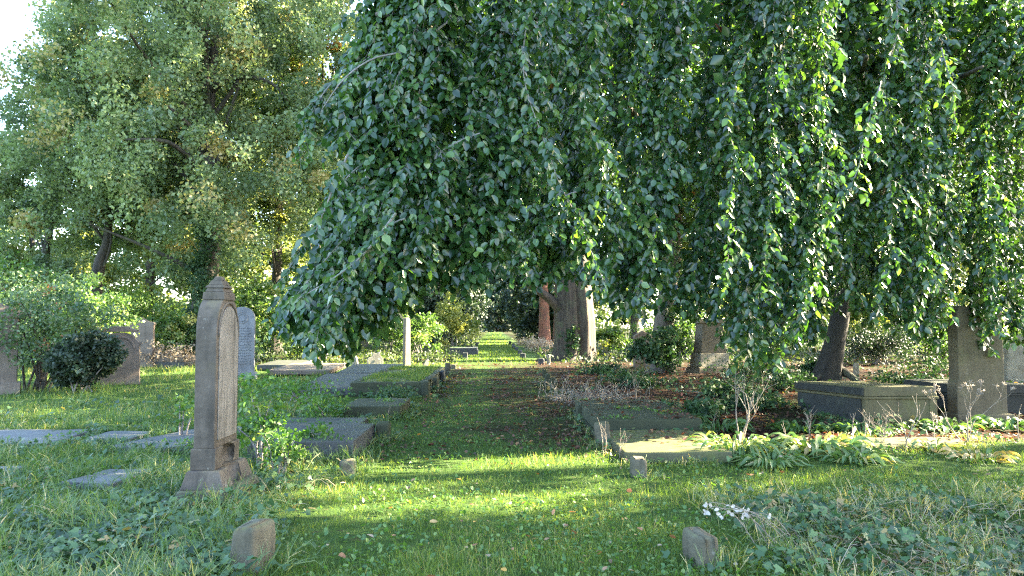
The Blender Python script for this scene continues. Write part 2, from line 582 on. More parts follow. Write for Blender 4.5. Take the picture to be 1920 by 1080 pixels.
lt = ramp(n, [(0.3, (0.012, 0.009, 0.006)), (0.52, (0.032, 0.018, 0.012)), (0.72, (0.06, 0.034, 0.022))], nz(n, 16, 8, 0.8, None, tc))
lt = mixc(n, maprange(n, nz(n, 1.6, 5, .6, None, tc), 0.55, 0.68), lt, (0.03, 0.05, 0.015))
colr = mixc(n, attr(n, 'rnd'), gr, lt)
p = n.nodes.new("ShaderNodeBsdfPrincipled")
n.links.new(colr, p.inputs['Base Color'])
p.inputs['Roughness'].default_value = 0.95
p.inputs['Specular IOR Level'].default_value = 0.1
b = n.nodes.new("ShaderNodeBump")
b.inputs['Strength'].default_value = 1.0
b.inputs['Distance'].default_value = 0.04
n.links.new(nz(n, 30, 6, .8, None, tc), b.inputs['Height'])
n.links.new(b.outputs[0], p.inputs['Normal'])
n.links.new(p.outputs[0], o.inputs[0])
g = a.build('ground', m, None, True)
g['kind'] = 'structure'

# ------------------------------------------------------------------ ground cover (nobody could count it)


def scatter(n, y0, y1, seed, power=2.0, xm=0.8, xa=1.2):
    """points over the visible wedge, thinner with distance"""
    r = RS(seed)
    u = r.rand(n)
    e = 1 - power
    if abs(e) < 1e-6:
        y = y0 * (y1 / y0) ** u
    else:
        y = (y0 ** e + u * (y1 ** e - y0 ** e)) ** (1 / e)
    h = xm * y + xa
    x = (r.rand(n) * 2 - 1) * h + 0.02 * y
    return x, y, r


def rdir(n, r, up=0.0, spread=1.0):
    v = r.normal(size=(n, 3)) * spread
    v[:, 2] += up
    return nrm(v)


# blocked footprints (slabs, stones) so that no blades grow through them: filled below, used at the end
BLOCK = []


def free(x, y):
    ok = np.ones(len(x), bool)
    for (x0, x1, y0, y1) in BLOCK:
        ok &= ~((x > x0) & (x < x1) & (y > y0) & (y < y1))
    return ok


def ground_cover():
    # lawn blades
    A = Acc()
    x, y, r = scatter(330000, 3.6, 34, 11, 1.75)
    lm = litter_mask(x, y)
    iv = ivy_mask(x, y)
    pr = (1 - lm) ** 2 * (1 - 0.86 * iv)
    pathmid = np.exp(-((x - 0.1) / 0.9) ** 2) * smooth01(y, 9, 13) * (1 - smooth01(y, 32, 36))
    pr *= 1 - 0.85 * pathmid
    pr *= np.clip(0.72 + 0.75 * ln(x, y, .9, 21), 0.10, 1)
    pr *= np.where((x > 1.5) & (y > 10 + .2 * x) & (y < 30), 0.10, 1)
    k = (r.rand(len(x)) < pr) & free(x, y)
    x, y = x[k], y[k]
    n = len(x)
    sc = np.clip(y / 9, 0.75, 2.6)
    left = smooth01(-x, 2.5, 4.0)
    h = (0.035 + 0.04 * r.rand(n) + 0.05 * r.rand(n) ** 4) * (1 + 0.7 * left) * np.clip(1 + .5 * ln(x, y, .7, 22), .5, 1.8) * np.clip(y / 14, 1, 1.6)
    w_ = (0.0032 + 0.003 * r.rand(n)) * sc * 1.25
    D = rdir(n, r, 1.25, 0.6)
    D[:, 2] = np.abs(D[:, 2])
    N = rdir(n, r)
    rn = np.clip(0.42 + .2 * left * smooth01(y, 9, 12) + 0.25 * ln(x, y, .6, 23) + 0.22 * r.normal(size=n), 0, 0.98)  # lawn-side blades tinted paler in place of missing sunlight
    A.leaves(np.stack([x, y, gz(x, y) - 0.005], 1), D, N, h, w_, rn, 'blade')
    # far lawn and grassy path
    x, y, r = scatter(75000, 30, 250, 12, 1.45, 0.25, 2)
    k = (np.abs(x) < 1.75 + .3 * ln(x, y, .5, 3)) | (r.rand(len(x)) < 0.5) & (x < -2)
    k &= free(x, y) & (y > 34 - 2 * (np.abs(x) > 1.5))
    x, y = x[k], y[k]
    n = len(x)
    A.leaves(np.stack([x, y, 0 * x], 1), rdir(n, r, 1.3, .6), rdir(n, r), 0.07 + .07 * r.rand(n), 0.03 * y / 40, np.clip(.4 + .2 * r.normal(size=n), 0, .95), 'blade')
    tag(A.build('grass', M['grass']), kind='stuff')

    # small weeds and clover in the mown grass
    A = Acc()
    x, y, r = scatter(46000, 3.6, 16, 13, 2.0)
    k = (r.rand(len(x)) < np.clip(0.55 + 0.6 * ln(x, y, 1.1, 31), 0.05, 1) * (1 - litter_mask(x, y)) * (1 - .6 * ivy_mask(x, y))) & free(x, y)
    x, y = x[k], y[k]
    n = len(x)
    L = 0.02 + 0.03 * r.rand(n)
    D = rdir(n, r, 0.15)
    D[:, 2] = np.abs(D[:, 2]) * .6
    A.leaves(np.stack([x, y, gz(x, y) + 0.02 + 0.02 * r.rand(n)], 1), D, rdir(n, r, 1.6, .5), L, L * .7, np.clip(.5 + .28 * r.normal(size=n), 0, 1), 'oval')
    tag(A.build('weeds', M['weed']), kind='stuff')

    # rank growth beyond the beeches on both sides of the far path
    A = Acc()
    x, y, r = scatter(42000, 29, 95, 27, 1.4, .62, 1)
    keep = ((x < -1.75 + .3 * ln(x, y, .5, 33)) & (x > -13) | (x > 2.3)) & (y > 30.5 + .05 * np.abs(x)) & free(x, y)
    keep &= (r.rand(len(x)) < np.clip(.6 + .6 * ln(x, y, .35, 34), .1, 1))
    x, y = x[keep], y[keep]
    n = len(x)
    L = r.uniform(.10, .26, n) * np.clip(y / 40, .8, 1.8)
    A.leaves(np.stack([x, y, r.rand(n) * .45 * np.clip(.6 + .8 * ln(x, y, .4, 35), .1, 1.4)], 1), rdir(n, r, .2), rdir(n, r, .8), L, L * .5, np.clip(.3 + .25 * ln(x, y, .6, 36) + .2 * r.normal(size=n), 0, 1), 'card')
    tag(A.build('undergrowth', M['undergrowth']), kind='stuff')

    # moss tufts and seedlings that have settled on the old slabs
    A = Acc()
    r = RS(28)
    PX, PY, PZ = [], [], []
    for (x0, x1, y0, y1, zt) in TOPS:
        m_ = int((x1 - x0) * (y1 - y0) * 420)
        x, y = r.uniform(x0, x1, m_), r.uniform(y0, y1, m_)
        kk = ln(x, y, 1.3, 37) > (.55 if x0 > -4.9 else .7)
        PX.append(x[kk]); PY.append(y[kk]); PZ.append(np.full(kk.sum(), zt))
    x, y, z = np.concatenate(PX), np.concatenate(PY), np.concatenate(PZ)
    n = len(x)
    L = r.uniform(.02, .055, n)
    A.leaves(np.stack([x, y, z - .004 + .02 * r.rand(n)], 1), rdir(n, r, .5), rdir(n, r, 1), L, L * .6, np.clip(r.normal(.45, .3, n), 0, 1), 'oval')
    tag(A.build('moss_tufts', M['weed']), kind='stuff')

    # ivy carpet
    A = Acc()
    x, y, r = scatter(85000, 3.4, 30, 14, 2.2)
    right_low = smooth01(x, 1.6, 2.4) * smooth01(y - .2 * x, 9, 10) * (1 - smooth01(y, 30, 34)) * np.clip(.25 + ln(x, y, .45, 41) * 1.4, 0, 1) * .75
    leftslabs = smooth01(-x, 1.7, 2.4) * smooth01(y, 7, 8) * (1 - smooth01(y, 13, 20)) * np.clip(.2 + .9 * ln(x, y, .6, 42), 0, 1) * .7
    pr = np.maximum(np.maximum(ivy_mask(x, y) * np.clip(.62 + .75 * ln(x, y, .8, 43), .10, 1), right_low), leftslabs)
    k = (r.rand(len(x)) < pr) & free(x, y)
    x, y = x[k], y[k]
    ex, ey = [], []
    for (x0, x1, y0, y1) in BLOCK:
        if y0 > 24 or x1 - x0 < .12:
            continue
        m_ = int(((x1 - x0) * 2 + (y1 - y0) * 2) * 26)
        f, sd_ = r.rand(m_), r.randint(0, 4, m_)
        off = .05 + np.abs(r.normal(size=m_)) * .09
        ex.append(np.where(sd_ < 2, x0 + f * (x1 - x0), np.where(sd_ == 2, x0 - off, x1 + off)))
        ey.append(np.where(sd_ >= 2, y0 + f * (y1 - y0), np.where(sd_ == 0, y0 - off, y1 + off)))
    ex, ey = np.concatenate(ex), np.concatenate(ey)
    kk = r.rand(len(ex)) < np.clip(.6 + .6 * ln(ex, ey, 1.3, 46), .1, 1)
    x, y = np.concatenate([x, ex[kk]]), np.concatenate([y, ey[kk]])
    n = len(x)
    L = (0.035 + 0.045 * r.rand(n)) * np.clip(y / 9, 1, 1.6)
    hh = 0.03 + 0.16 * r.rand(n) * np.clip(.6 + .7 * ln(x, y, .9, 44), .1, 1.3)
    D = rdir(n, r, 0.0)
    D[:, 2] = D[:, 2] * .4 - .1
    A.leaves(np.stack([x, y, gz(x, y) + hh], 1), D, rdir(n, r, 1.5, .6) + np.array([0, -.35, 0]), L, L * .95, np.clip(.5 + .27 * r.normal(size=n), 0, 1), 'ivy')
    tag(A.build('ivy_carpet', M['ivy']), kind='stuff')

    # long rough grass in tussocks
    A = Acc()
    r = RS(15)
    tx, ty, rr = scatter(3600, 3.8, 26, 16, 1.7)
    k = (tx < -1.75) & ((ty < 16) | (rr.rand(len(tx)) < .3)) | (tx > 1.9) & (ty < 7.0) & (rr.rand(len(tx)) < .9)
    k &= rr.rand(len(tx)) < np.clip(.55 + .6 * ln(tx, ty, .7, 51), .08, 1)
    ex, ey = [], []
    for (x0, x1, y0, y1) in BLOCK:
        if y1 < 15:
            for q in range(int(((x1 - x0) * 2 + (y1 - y0) * 2) * 5)):
                f = r.rand()
                sd_ = r.randint(4)
                ex.append((x0 + f * (x1 - x0)) if sd_ < 2 else (x0 - .06 if sd_ == 2 else x1 + .06))
                ey.append((y0 + f * (y1 - y0)) if sd_ >= 2 else (y0 - .06 if sd_ == 0 else y1 + .06))
    P, D, N, L, W, R = [], [], [], [], [], []
    for x0, y0 in list(zip(tx[k], ty[k])) + list(zip(ex, ey)):
        m_ = r.randint(14, 40)
        x = x0 + r.normal(size=m_) * .09
        y = y0 + r.normal(size=m_) * .09
        ok = free(x, y)
        x, y = x[ok], y[ok]
        m_ = len(x)
        if not m_:
            continue
        P.append(np.stack([x, y, gz(x, y)], 1))
        d = r.normal(size=(m_, 3)) * .55 + np.array([r.normal() * .3, r.normal() * .3, 1.0])
        d[:, 2] = np.abs(d[:, 2]) + .3
        D.append(d)
        N.append(r.normal(size=(m_, 3)))
        L.append(r.uniform(.14, .40, m_) * (1.3 if y0 < 9 and x0 < 0 else 1 if x0 < 0 or y0 < 7 else .6) * np.clip(1.15 - .02 * y0, .7, 1))
        W.append(r.uniform(.004, .008, m_) * max(1, y0 / 9))
        R.append(np.clip(r.normal(.45 + (.25 if x0 > 0 else .02) + .12 * r.normal(), .22, m_), 0, 1))
    cat = np.concatenate
    P, D, N, L, W, R = map(cat, (P, D, N, L, W, R))
    # each blade as two hinged halves that arch over
    D = nrm(D)
    A.leaves(P, D, N, L * .6, W, R, 'blade', droop=.15)
    D2 = D.copy()
    D2[:, 2] *= .25
    hv = r.normal(size=D2.shape) * .2
    hv[:, 2] = 0
    A.leaves(P + nrm(D) * (L * .30)[:, None], nrm(D + .6 * hv), N, L * .7, W * .8, R, 'blade', droop=.7)
    tag(A.build('long_grass', M['long_grass']), kind='stuff')

    # straw and dry bents
    A = Acc()
    x, y, r = scatter(9000, 3.8, 9.5, 17, 1.5)
    pr = smooth01(x, 1.8, 2.6) * (1 - smooth01(y, 6.2, 7.0)) * np.clip(.5 + .7 * ln(x, y, .7, 61) + .12 * x, 0.08, 1)
    pr = np.maximum(pr, smooth01(-x, 1.35, 1.7) * (1 - smooth01(-x, 3.0, 4.2)) * smooth01(y, 4.3, 7.5) * .22)
    k = (r.rand(len(x)) < pr) & free(x, y)
    x, y = x[k], y[k]
    n = len(x)
    D = rdir(n, r, .25, .8)
    D[:, 2] = np.abs(D[:, 2]) * .7
    A.leaves(np.stack([x, y, gz(x, y) + .03 + .08 * r.rand(n)], 1), D, rdir(n, r), r.uniform(.10, .34, n), .0045, np.clip(.5 + .3 * r.normal(size=n), 0, 1), 'blade', droop=.3)
    tag(A.build('straw', M['straw']), kind='stuff')

    # leaf litter under the beeches
    A = Acc()
    x, y, r = scatter(60000, 6.5, 40, 18, 1.5)
    k = (r.rand(len(x)) < np.maximum(litter_mask(x, y), .30 * smooth01(y, 8.3, 11) * (np.abs(x) < 1.5)) * np.clip(.8 + .4 * ln(x, y, .7, 71), .2, 1)) & (y > 7.5)
    x, y = x[k], y[k]
    n = len(x)
    L = (.055 + .03 * r.rand(n)) * np.clip(y / 14, 1, 1.6)
    D = rdir(n, r)
    D[:, 2] *= .3
    zz = np.zeros(n)
    for (x0, x1, y0, y1, zt) in TOPS:
        zz = np.where((x > x0) & (x < x1) & (y > y0) & (y < y1), zt, zz)
    onslab = zz > 0.05
    kk = ~onslab | (r.rand(n) < np.clip(.4 + .9 * ln(x, y, 1.1, 73), .05, 1))
    x, y, D, L, zz = x[kk], y[kk], D[kk], L[kk], zz[kk]
    n = len(x)
    A.leaves(np.stack([x, y, np.where(zz > .05, zz, gz(x, y)) + .012 + .015 * r.rand(n)], 1), D, rdir(n, r, 1.6, .5), L, L * .62, np.clip(.45 + .27 * r.normal(size=n), 0, 1), 'oval')
    tag(A.build('leaf_litter', M['litter']), kind='stuff')

    # scattered autumn leaves on the grass
    A = Acc()
    x, y, r = scatter(1250, 3.8, 16, 19, 1.7)
    k = (litter_mask(x, y) < .3) & (r.rand(len(x)) < np.clip(.45 + .7 * ln(x, y, .8, 72), .08, 1)) & ((x > -1.8) | (r.rand(len(x)) < .35)) & free(x, y)
    x, y = x[k], y[k]
    n = len(x)
    L = .03 + .045 * r.rand(n) ** 2
    D = rdir(n, r)
    D[:, 2] *= .35
    A.leaves(np.stack([x, y, gz(x, y) + .05 + .025 * r.rand(n)], 1), D, rdir(n, r, 1.5, .55), L, L * .65, r.rand(n), 'beech')
    tag(A.build('fallen_leaves', M['palelitter']), kind='stuff')


TOPS = []
# ------------------------------------------------------------------ weeping beeches
HEM = np.array([(380, 560), (490, 615), (520, 622), (560, 636), (620, 662), (660, 650), (700, 622), (740, 582), (790, 562), (850, 552), (900, 540), (960, 545), (1000, 540), (1040, 535), (1080, 530), (1110, 550), (1150, 592), (1190, 618), (1220, 600), (1250, 582), (1290, 605), (1330, 628), (1370, 652), (1400, 662), (1440, 695), (1470, 690), (1510, 660), (1550, 622), (1590, 596), (1620, 605), (1680, 622), (1740, 645), (1790, 650), (1830, 668), (1860, 640), (1900, 664), (2000, 620), (2700, 640)], float)
BL = np.array([(-400, 800), (0, 692), (100, 674), (150, 640), (200, 628), (250, 642), (290, 684), (350, 664), (420, 634), (500, 592), (560, 548), (620, 506), (650, 512), (690, 620)], float)


def hem(px):
    return float(np.interp(px, HEM[:, 0], HEM[:, 1]))


def bl(py):
    return float(np.interp(py, BL[:, 0], BL[:, 1]))


def yfront(px):
    t = (px - 926) / F
    s_ = 0.22 + .08 * min(max((px - 1250) / 650, 0), 1.2)
    return min(9.15 / max(1 - s_ * t, .5), 17)


TR1 = np.array([6.1, 27.0, 0.0])
TR2 = np.array([9.95, 22.0, 0.0])
beech1 = thing('weeping_beech', 'great weeping beech arching over the grassy path, its slim trunk in an ivy mound', 'tree', TR1)
beech2 = thing('weeping_beech', 'weeping beech with dark leaning trunk and flared roots, hanging over the chest tomb', 'tree', TR2)
LA = {1: Acc(TR1), 2: Acc(TR2)}
TW = {1: Acc(TR1), 2: Acc(TR2)}


def strand(tree, pts, r, leafL, shape, step=0.040, side=True, twigr=0.005, tmax=0.60, out=np.array([0, -.9, 0.75])):
    """one hanging shoot with short side shoots and leaves"""
    la, tw = LA[tree], TW[tree]
    pts = np.asarray(pts)
    n = len(pts)
    seg = np.linalg.norm(np.diff(pts, axis=0), axis=1)
    s = np.concatenate([[0], np.cumsum(seg)])
    T = s[-1]
    if T < .2:
        return
    tw.tube(pts, np.linspace(twigr, .0016, n), 4, .5, False)
    shoots = [(pts, s, T)]
    tone = .42 + r.normal() * .13
    if side:
        pos = r.uniform(.02, 1, int(T / .105)) * T
        for q in pos:
            p0 = np.array([np.interp(q, s, pts[:, i]) for i in range(3)])
            ln_ = r.uniform(.10, tmax) * (1.0 - .3 * q / T)
            az = r.uniform(0, 2 * math.pi)
            d = np.array([math.cos(az), math.sin(az) * .8, r.uniform(-.5, .35)])
            t = np.linspace(0, 1, 5)[:, None]
            pp = p0 + d * ln_ * t * .75 + np.array([0, 0, -.62]) * ln_ * t ** 2
            sg = np.linalg.norm(np.diff(pp, axis=0), axis=1)
            ss = np.concatenate([[0], np.cumsum(sg)])
            shoots.append((pp, ss, ss[-1]))
            if r.rand() < .5:
                tw.tube(pp, np.linspace(.0026, .0012, 5), 3, .5, False)
    for pp, ss, L in shoots:
        m = int(L / step)
        if m < 1:
            continue
        q = (np.arange(m) + r.rand()) / m * L
        P = np.stack([np.interp(q, ss, pp[:, i]) for i in range(3)], 1)
        tg = nrm(np.stack([np.interp(q, ss, np.gradient(pp[:, i], ss + 1e-6 * np.arange(len(ss)))) for i in range(3)], 1))
        az = r.uniform(0, 2 * math.pi) + np.arange(m) * math.pi + r.normal(size=m) * .7
        sd_ = np.stack([np.cos(az), np.sin(az), np.zeros(m)], 1)
        D = .45 * tg + .75 * sd_ + np.array([0, 0, -.45]) + r.normal(size=(m, 3)) * .25
        N = r.normal(size=(m, 3)) * .5 + out
        L_ = leafL * r.uniform(.5, 1.2, m)
        la.leaves(P, D, N, L_, L_ * r.uniform(.66, .82, m), np.clip(r.normal(tone, .24, m) + (.5 if r.rand() < .008 else 0), 0, .95) if r.rand() > .0012 else np.clip(r.normal(.98, .02, m), 0, 1), shape, droop=r.uniform(0, .22, m))


def front_layer(N, u0, u1, lay0, lay1, seed, leafL=.110, shape='beech', low=False):
    r = RS(seed)
    per = 3 if low else 4
    for k in range(N):
        if k % per == 0:
            ub, layb, phb, ampb, cutb = u0 + (u1 - u0) * ((k + r.rand() * per) / N), r.uniform(lay0, lay1), r.uniform(0, 6.28), r.uniform(3, 14), r.uniform(0, 70) * (r.rand() < .5)
        u = u0 + (u1 - u0) * ((k + r.rand()) / N)
        u = max(0, ub + r.normal() * .009)
        lay = layb + r.normal() * .16
        py0 = -60 - r.uniform(0, 250) if r.rand() < .55 else r.uniform(-80, 430)
        if low:
            py0 = r.uniform(300, 470)
        cut = min(r.exponential(28), 200) if r.rand() < .72 else r.uniform(0, 220)
        cut += 0 if low else cutb
        ph = phb + r.normal() * .9
        amp = ampb * r.uniform(.6, 1.6)
        py, pts = py0, []
        fx = 1950
        while py < 760:
            x_l = bl(py)
            px = x_l + u * (fx - x_l) + amp * math.sin(py / 85 + ph) + r.normal() * 1.5
            if py > hem(px) - cut:
                break
            Yd = yfront(px) + lay + .15 * math.sin(py / 140 + ph)
            pts.append(at(px, py, Yd))
            py += 22
        if len(pts) < 4:
            continue
        tree = 1 if pts[-1][0] / pts[-1][1] < .37 else 2
        strand(tree, pts, r, leafL, shape, twigr=r.uniform(.003, .008))


# the curtain towards the camera; sparser where the sky and sunlit trees show through
front_layer(26, 0.0, 0.13, -.1, 0.9, 38)
front_layer(22, 0.0, 0.16, 0, 1.0, 39, low=True)
front_layer(72, 0.0, 1.02, 0.0, 0.8, 31)
front_layer(38, 0.0, 0.30, 0.1, 1.2, 35)
front_layer(46, 0.01, 1.03, 0.8, 2.2, 32)
front_layer(26, 0.03, 1.03, 2.2, 4.2, 33, .12, 'oval')
front_layer(46, 0.05, 1.0, 0.2, 1.6, 36, low=True)
front_layer(40, 0.3, 1.0, 1.0, 3.5, 37, low=True)
# loose lobes that stand out at the fringe
for (pa, pb, yy, nn, sd_) in (((900, 250), (520, 600), 8.5, 9, 1), ((830, 60), (640, 150), 8.9, 6, 2), ((640, 150), (560, 275), 8.9, 6, 3), ((1000, 300), (1120, 500), 8.9, 8, 4), ((1080, 360), (960, 520), 9.0, 7, 5), ((760, 410), (600, 605), 8.3, 7, 6), ((700, 300), (560, 480), 8.7, 7, 7)):
    r = RS(300 + sd_)
    t = np.linspace(0, 1, 14)
    sag = np.sin(t * math.pi) * -18
    br = np.array([at(pa[0] + (pb[0] - pa[0]) * q, pa[1] + (pb[1] - pa[1]) * q ** 1.25 + sg, yy + .55 - .3 * q) for q, sg in zip(t, sag)])
    TW[1].tube(br, np.linspace(.013, .003, 14), 5, .5, False)
    strand(1, br, r, .095, 'beech', side=True, twigr=.006, tmax=.5)
    for k in range(nn):
        p0 = br[r.randint(3, 14)]
        ln_ = r.uniform(.2, .5)
        dx = r.uniform(-.25, .2)
        pts = [p0 + np.array([dx * q, -.1 * q, -ln_ * q ** 1.3]) for q in np.linspace(0, 1, 7)]
        strand(1, pts, r, .092, 'beech', tmax=.25)

# inner hanging shoots under the domes
D1C, D1R = np.array([5.0, 19.5]), np.array([8.6, 9.6])
D2C, D2R = np.array([14.0, 21.5]), np.array([9.5, 10.5])


def dome_z(x, y, tree):
    cc, rr_ = (D1C, D1R) if tree == 1 else (D2C, D2R)
    q = ((x - cc[0]) / rr_[0]) ** 2 + ((y - cc[1]) / rr_[1]) ** 2
    return 5.4 + 3.8 * np.sqrt(np.maximum(1 - q, 0)), q


def inner(N, seed, step):
    r = RS(seed)
    made = 0
    for _ in range(N * 4):
        if made >= N:
            break
        tree = 1 if r.rand() < .48 else 2
        cc, rr_ = (D1C, D1R) if tree == 1 else (D2C, D2R)
        q = math.sqrt(r.uniform(.02, 1))
        th = r.uniform(0, 6.283)
        x, y = cc[0] + rr_[0] * q * math.cos(th), cc[1] + rr_[1] * q * math.sin(th)
        if y - .22 * x < 10 or y < 11:
            continue
        px = 926 + x / y * F
        if px < 690 or px > 2050:
            continue
        gap = 1290 < px < 1480 and r.rand() < .62
        zt = min(float(dome_z(x, y, tree)[0]), 1.6 + 700 / F * y)
        zb = float(at(px, hem(px) - 12 - min(r.exponential(70), 330), y)[2])
        if gap:
            zb += .28 * y * r.uniform(.6, 1.2)
        zb = max(zb, 1.5)
        if zt - zb < .8:
            continue
        nn = int((zt - zb) / .3) + 3
        t = np.linspace(0, 1, nn)
        ph = r.uniform(0, 6.28)
        pts = np.stack([x + .12 * np.sin(t * 5 + ph), y + .12 * np.cos(t * 4 + ph), zt + (zb - zt) * t], 1)
        strand(tree, pts, r, .105, 'card', step=step, tmax=.55, twigr=.006)
        made += 1


inner(92, 41, .062)

# upper crown of the domes and the hanging rim on the sunny side
r = RS(51)
for tree, cc, rr_, N in ((1, D1C, D1R, 46000), (2, D2C, D2R, 62000)):
    q = np.sqrt(r.rand(N))
    th = r.rand(N) * 2 * math.pi
    x, y = cc[0] + rr_[0] * q * np.cos(th), cc[1] + rr_[1] * q * np.sin(th)
    z = dome_z(x, y, tree)[0] + r.normal(size=N) * .55
    holes = ln(x, y, .42, 81 + tree)
    keep = (y - .22 * x > 9.3 + .08 * np.clip(x, 0, 12)) & (holes > -.62)
    x, y, z = x[keep], y[keep], z[keep]
    n_ = len(x)
    L_ = r.uniform(.15, .24, n_)
    LA[tree].leaves(np.stack([x, y, z], 1), rdir(n_, r, -.5), rdir(n_, r, .7), L_, L_ * .75, np.clip(r.normal(.45, .22, n_), 0, 1), 'card')
N = 30000
th = r.uniform(-1.5, 1.35, N)
q = r.uniform(.86, 1.02, N)
x, y = D2C[0] + D2R[0] * q * np.cos(th), D2C[1] + D2R[1] * q * np.sin(th)
z = r.uniform(1.0, 6.5, N)
keep = (y - .22 * x > 10.4) & (ln(x * .6 + y, z, .55, 91) > -.55) & (x / y > .74)
x, y, z = x[keep], y[keep], z[keep]
n_ = len(x)
L_ = r.uniform(.11, .18, n_)
LA[2].leaves(np.stack([x, y, z], 1), rdir(n_, r, -.9), rdir(n_, r, .5) + np.array([.4, -.2, 0]), L_, L_ * .75, np.clip(r.normal(.45, .22, n_), 0, 1), 'card')

BOUGHS = []


def tubepart(name, pts, rad, sides, mat, parent, flute=None, smooth=True, origin=None):
    A = Acc(origin if origin is not None else parent.location)
    A.tube(pts, rad, sides, .5, True, flute)
    return A.build(name, mat, parent, smooth)


def spline(pts, n=24):
    pts = np.asarray(pts, float)
    t = np.linspace(0, 1, len(pts))
    q = np.linspace(0, 1, n)
    out = []
    for k in q * (len(pts) - 1):
        i = int(min(max(math.floor(k), 0), len(pts) - 2))
        f = k - i
        p0, p1, p2, p3 = pts[max(i - 1, 0)], pts[i], pts[i + 1], pts[min(i + 2, len(pts) - 1)]
        out.append(.5 * ((2 * p1) + (-p0 + p2) * f + (2 * p0 - 5 * p1 + 4 * p2 - p3) * f ** 2 + (-p0 + 3 * p1 - 3 * p2 + p3) * f ** 3))
    return np.array(out)


def flare(k=5, d=.12, ph=0.0, h=.12):
    def f(an, t):
        fl = np.exp(-t / h)
        return (1 + fl * .55) * (1 + (d * (.45 + fl * 1.4)) * np.cos(k * an + ph + 2 * t) + .05 * np.cos((k * 2 + 1) * an + 1.3 + 4 * t))
    return f


t1 = spline([TR1 + (0, 0, -.1), at(1246, 600, 27), at(1264, 440, 27), at(1254, 270, 27), at(1285, 120, 27), at(1318, -40, 26.8), at(1330, -120, 26.5)])
tubepart('trunk', t1, np.linspace(.36, .20, len(t1)), 16, M['beechbark'], beech1, flare(5, .1, 0, .08))
A = Acc(TR1)
r = RS(73)
cen, rad = [], []
for k in range(60):
    q_ = r.randint(2, 14)
    cen.append(t1[q_] + np.array([r.uniform(-.05, .4), -.3 + r.normal() * .08, r.normal() * .2]))
    rad.append(r.uniform(.15, .32))
IVYC = (cen, rad)
t2 = spline([TR2 + (-.02, 0, -.1), at(1562, 660, 22), at(1574, 600, 22), at(1592, 500, 22), at(1640, 380, 21.8), at(1690, 200, 21.5), at(1700, 0, 21)])
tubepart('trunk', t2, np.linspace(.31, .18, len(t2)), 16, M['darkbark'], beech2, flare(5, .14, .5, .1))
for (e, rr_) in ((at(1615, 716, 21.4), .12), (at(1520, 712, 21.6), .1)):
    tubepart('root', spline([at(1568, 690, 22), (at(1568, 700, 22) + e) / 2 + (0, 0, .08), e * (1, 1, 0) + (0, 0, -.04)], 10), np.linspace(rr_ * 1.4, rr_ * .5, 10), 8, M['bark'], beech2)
r = RS(61)
for k, (tx, ty) in enumerate([(-1.5, 9.3), (.4, 9.4), (2.5, 9.8), (4.2, 10.6), (-2.4, 16), (0.2, 14), (8, 14), (3, 22)]):
    base = t1[min(10 + k, len(t1) - 1)]
    e = np.array([tx, ty, float(dome_z(tx, ty, 1)[0]) + .2])
    mid = (base * .45 + e * .55)
    mid[2] = max(base[2], e[2]) + .8
    tubepart('limb', spline([base, (base + mid) / 2 + (0, 0, .5), mid, e], 16), np.linspace(.15, .03, 16), 8, M['beechbark'], beech1)
for k, (tx, ty) in enumerate([(5.5, 10.6), (7.5, 11), (10, 12.3), (14, 13), (18, 18), (20, 23), (13, 29), (9, 16)]):
    base = t2[min(12 + k, len(t2) - 1)]
    e = np.array([tx, ty, float(dome_z(tx, ty, 2)[0]) + .2])
    mid = (base * .45 + e * .55)
    mid[2] = max(base[2], e[2]) + .8
    tubepart('limb', spline([base, (base + mid) / 2 + (0, 0, .5), mid, e], 16), np.linspace(.15, .03, 16), 8, M['bark'], beech2)
# crooked low boughs that show in the thin part of the curtain
tubepart('bough', spline([at(1405, 235, 14), at(1430, 255, 13.8), at(1462, 285, 13.6), at(1482, 312, 13.5), at(1478, 345, 13.5)], 14), np.linspace(.045, .02, 14), 7, M['bark'], beech2)
tubepart('bough', spline([at(840, 40, 9.0), at(770, 92, 8.9), at(700, 110, 8.9), at(645, 148, 8.8), at(604, 205, 8.8)], 16), np.linspace(.016, .006, 16), 6, M['twig'], beech1)
BOUGHS.append((1, spline([at(652, 290, 8.6), at(628, 345, 8.6), at(606, 400, 8.5), at(590, 440, 8.5)], 12)))
tubepart('bough', spline([at(652, 290, 8.6), at(628, 345, 8.6), at(606, 400, 8.5), at(590, 440, 8.5)], 12), np.linspace(.016, .008, 12), 6, M['twig'], beech1)
BOUGHS.append((1, spline([at(742, 400, 8.2), at(690, 468, 8.1), at(640, 512, 8.1), at(560, 560, 8.0)], 12)))
tubepart('bough', spline([at(742, 400, 8.2), at(690, 468, 8.1), at(640, 512, 8.1), at(560, 560, 8.0)], 12), np.linspace(.018, .006, 12), 6, M['twig'], beech1)
BOUGHS.append((1, spline([at(1008, -40, 8.9), at(985, 60, 8.9), at(982, 140, 8.9), at(1000, 210, 8.9), at(1030, 290, 8.8), at(1050, 350, 8.8)], 16)))
tubepart('bough', spline([at(1008, -40, 8.9), at(985, 60, 8.9), at(982, 140, 8.9), at(1000, 210, 8.9), at(1030, 290, 8.8), at(1050, 350, 8.8)], 16), np.linspace(.011, .004, 16), 6, M['twig'], beech1)
BOUGHS.append((2, spline([at(1680, -30, 10), at(1682, 50, 10), at(1670, 110, 10)], 8)))
tubepart('bough', spline([at(1680, -30, 10), at(1682, 50, 10), at(1670, 110, 10)], 8), np.linspace(.014, .008, 8), 6, M['twig'], beech2)
BOUGHS.append((2, spline([at(1650, 160, 9.9), at(1622, 250, 9.8), at(1608, 320, 9.8), at(1570, 395, 9.8)], 10)))
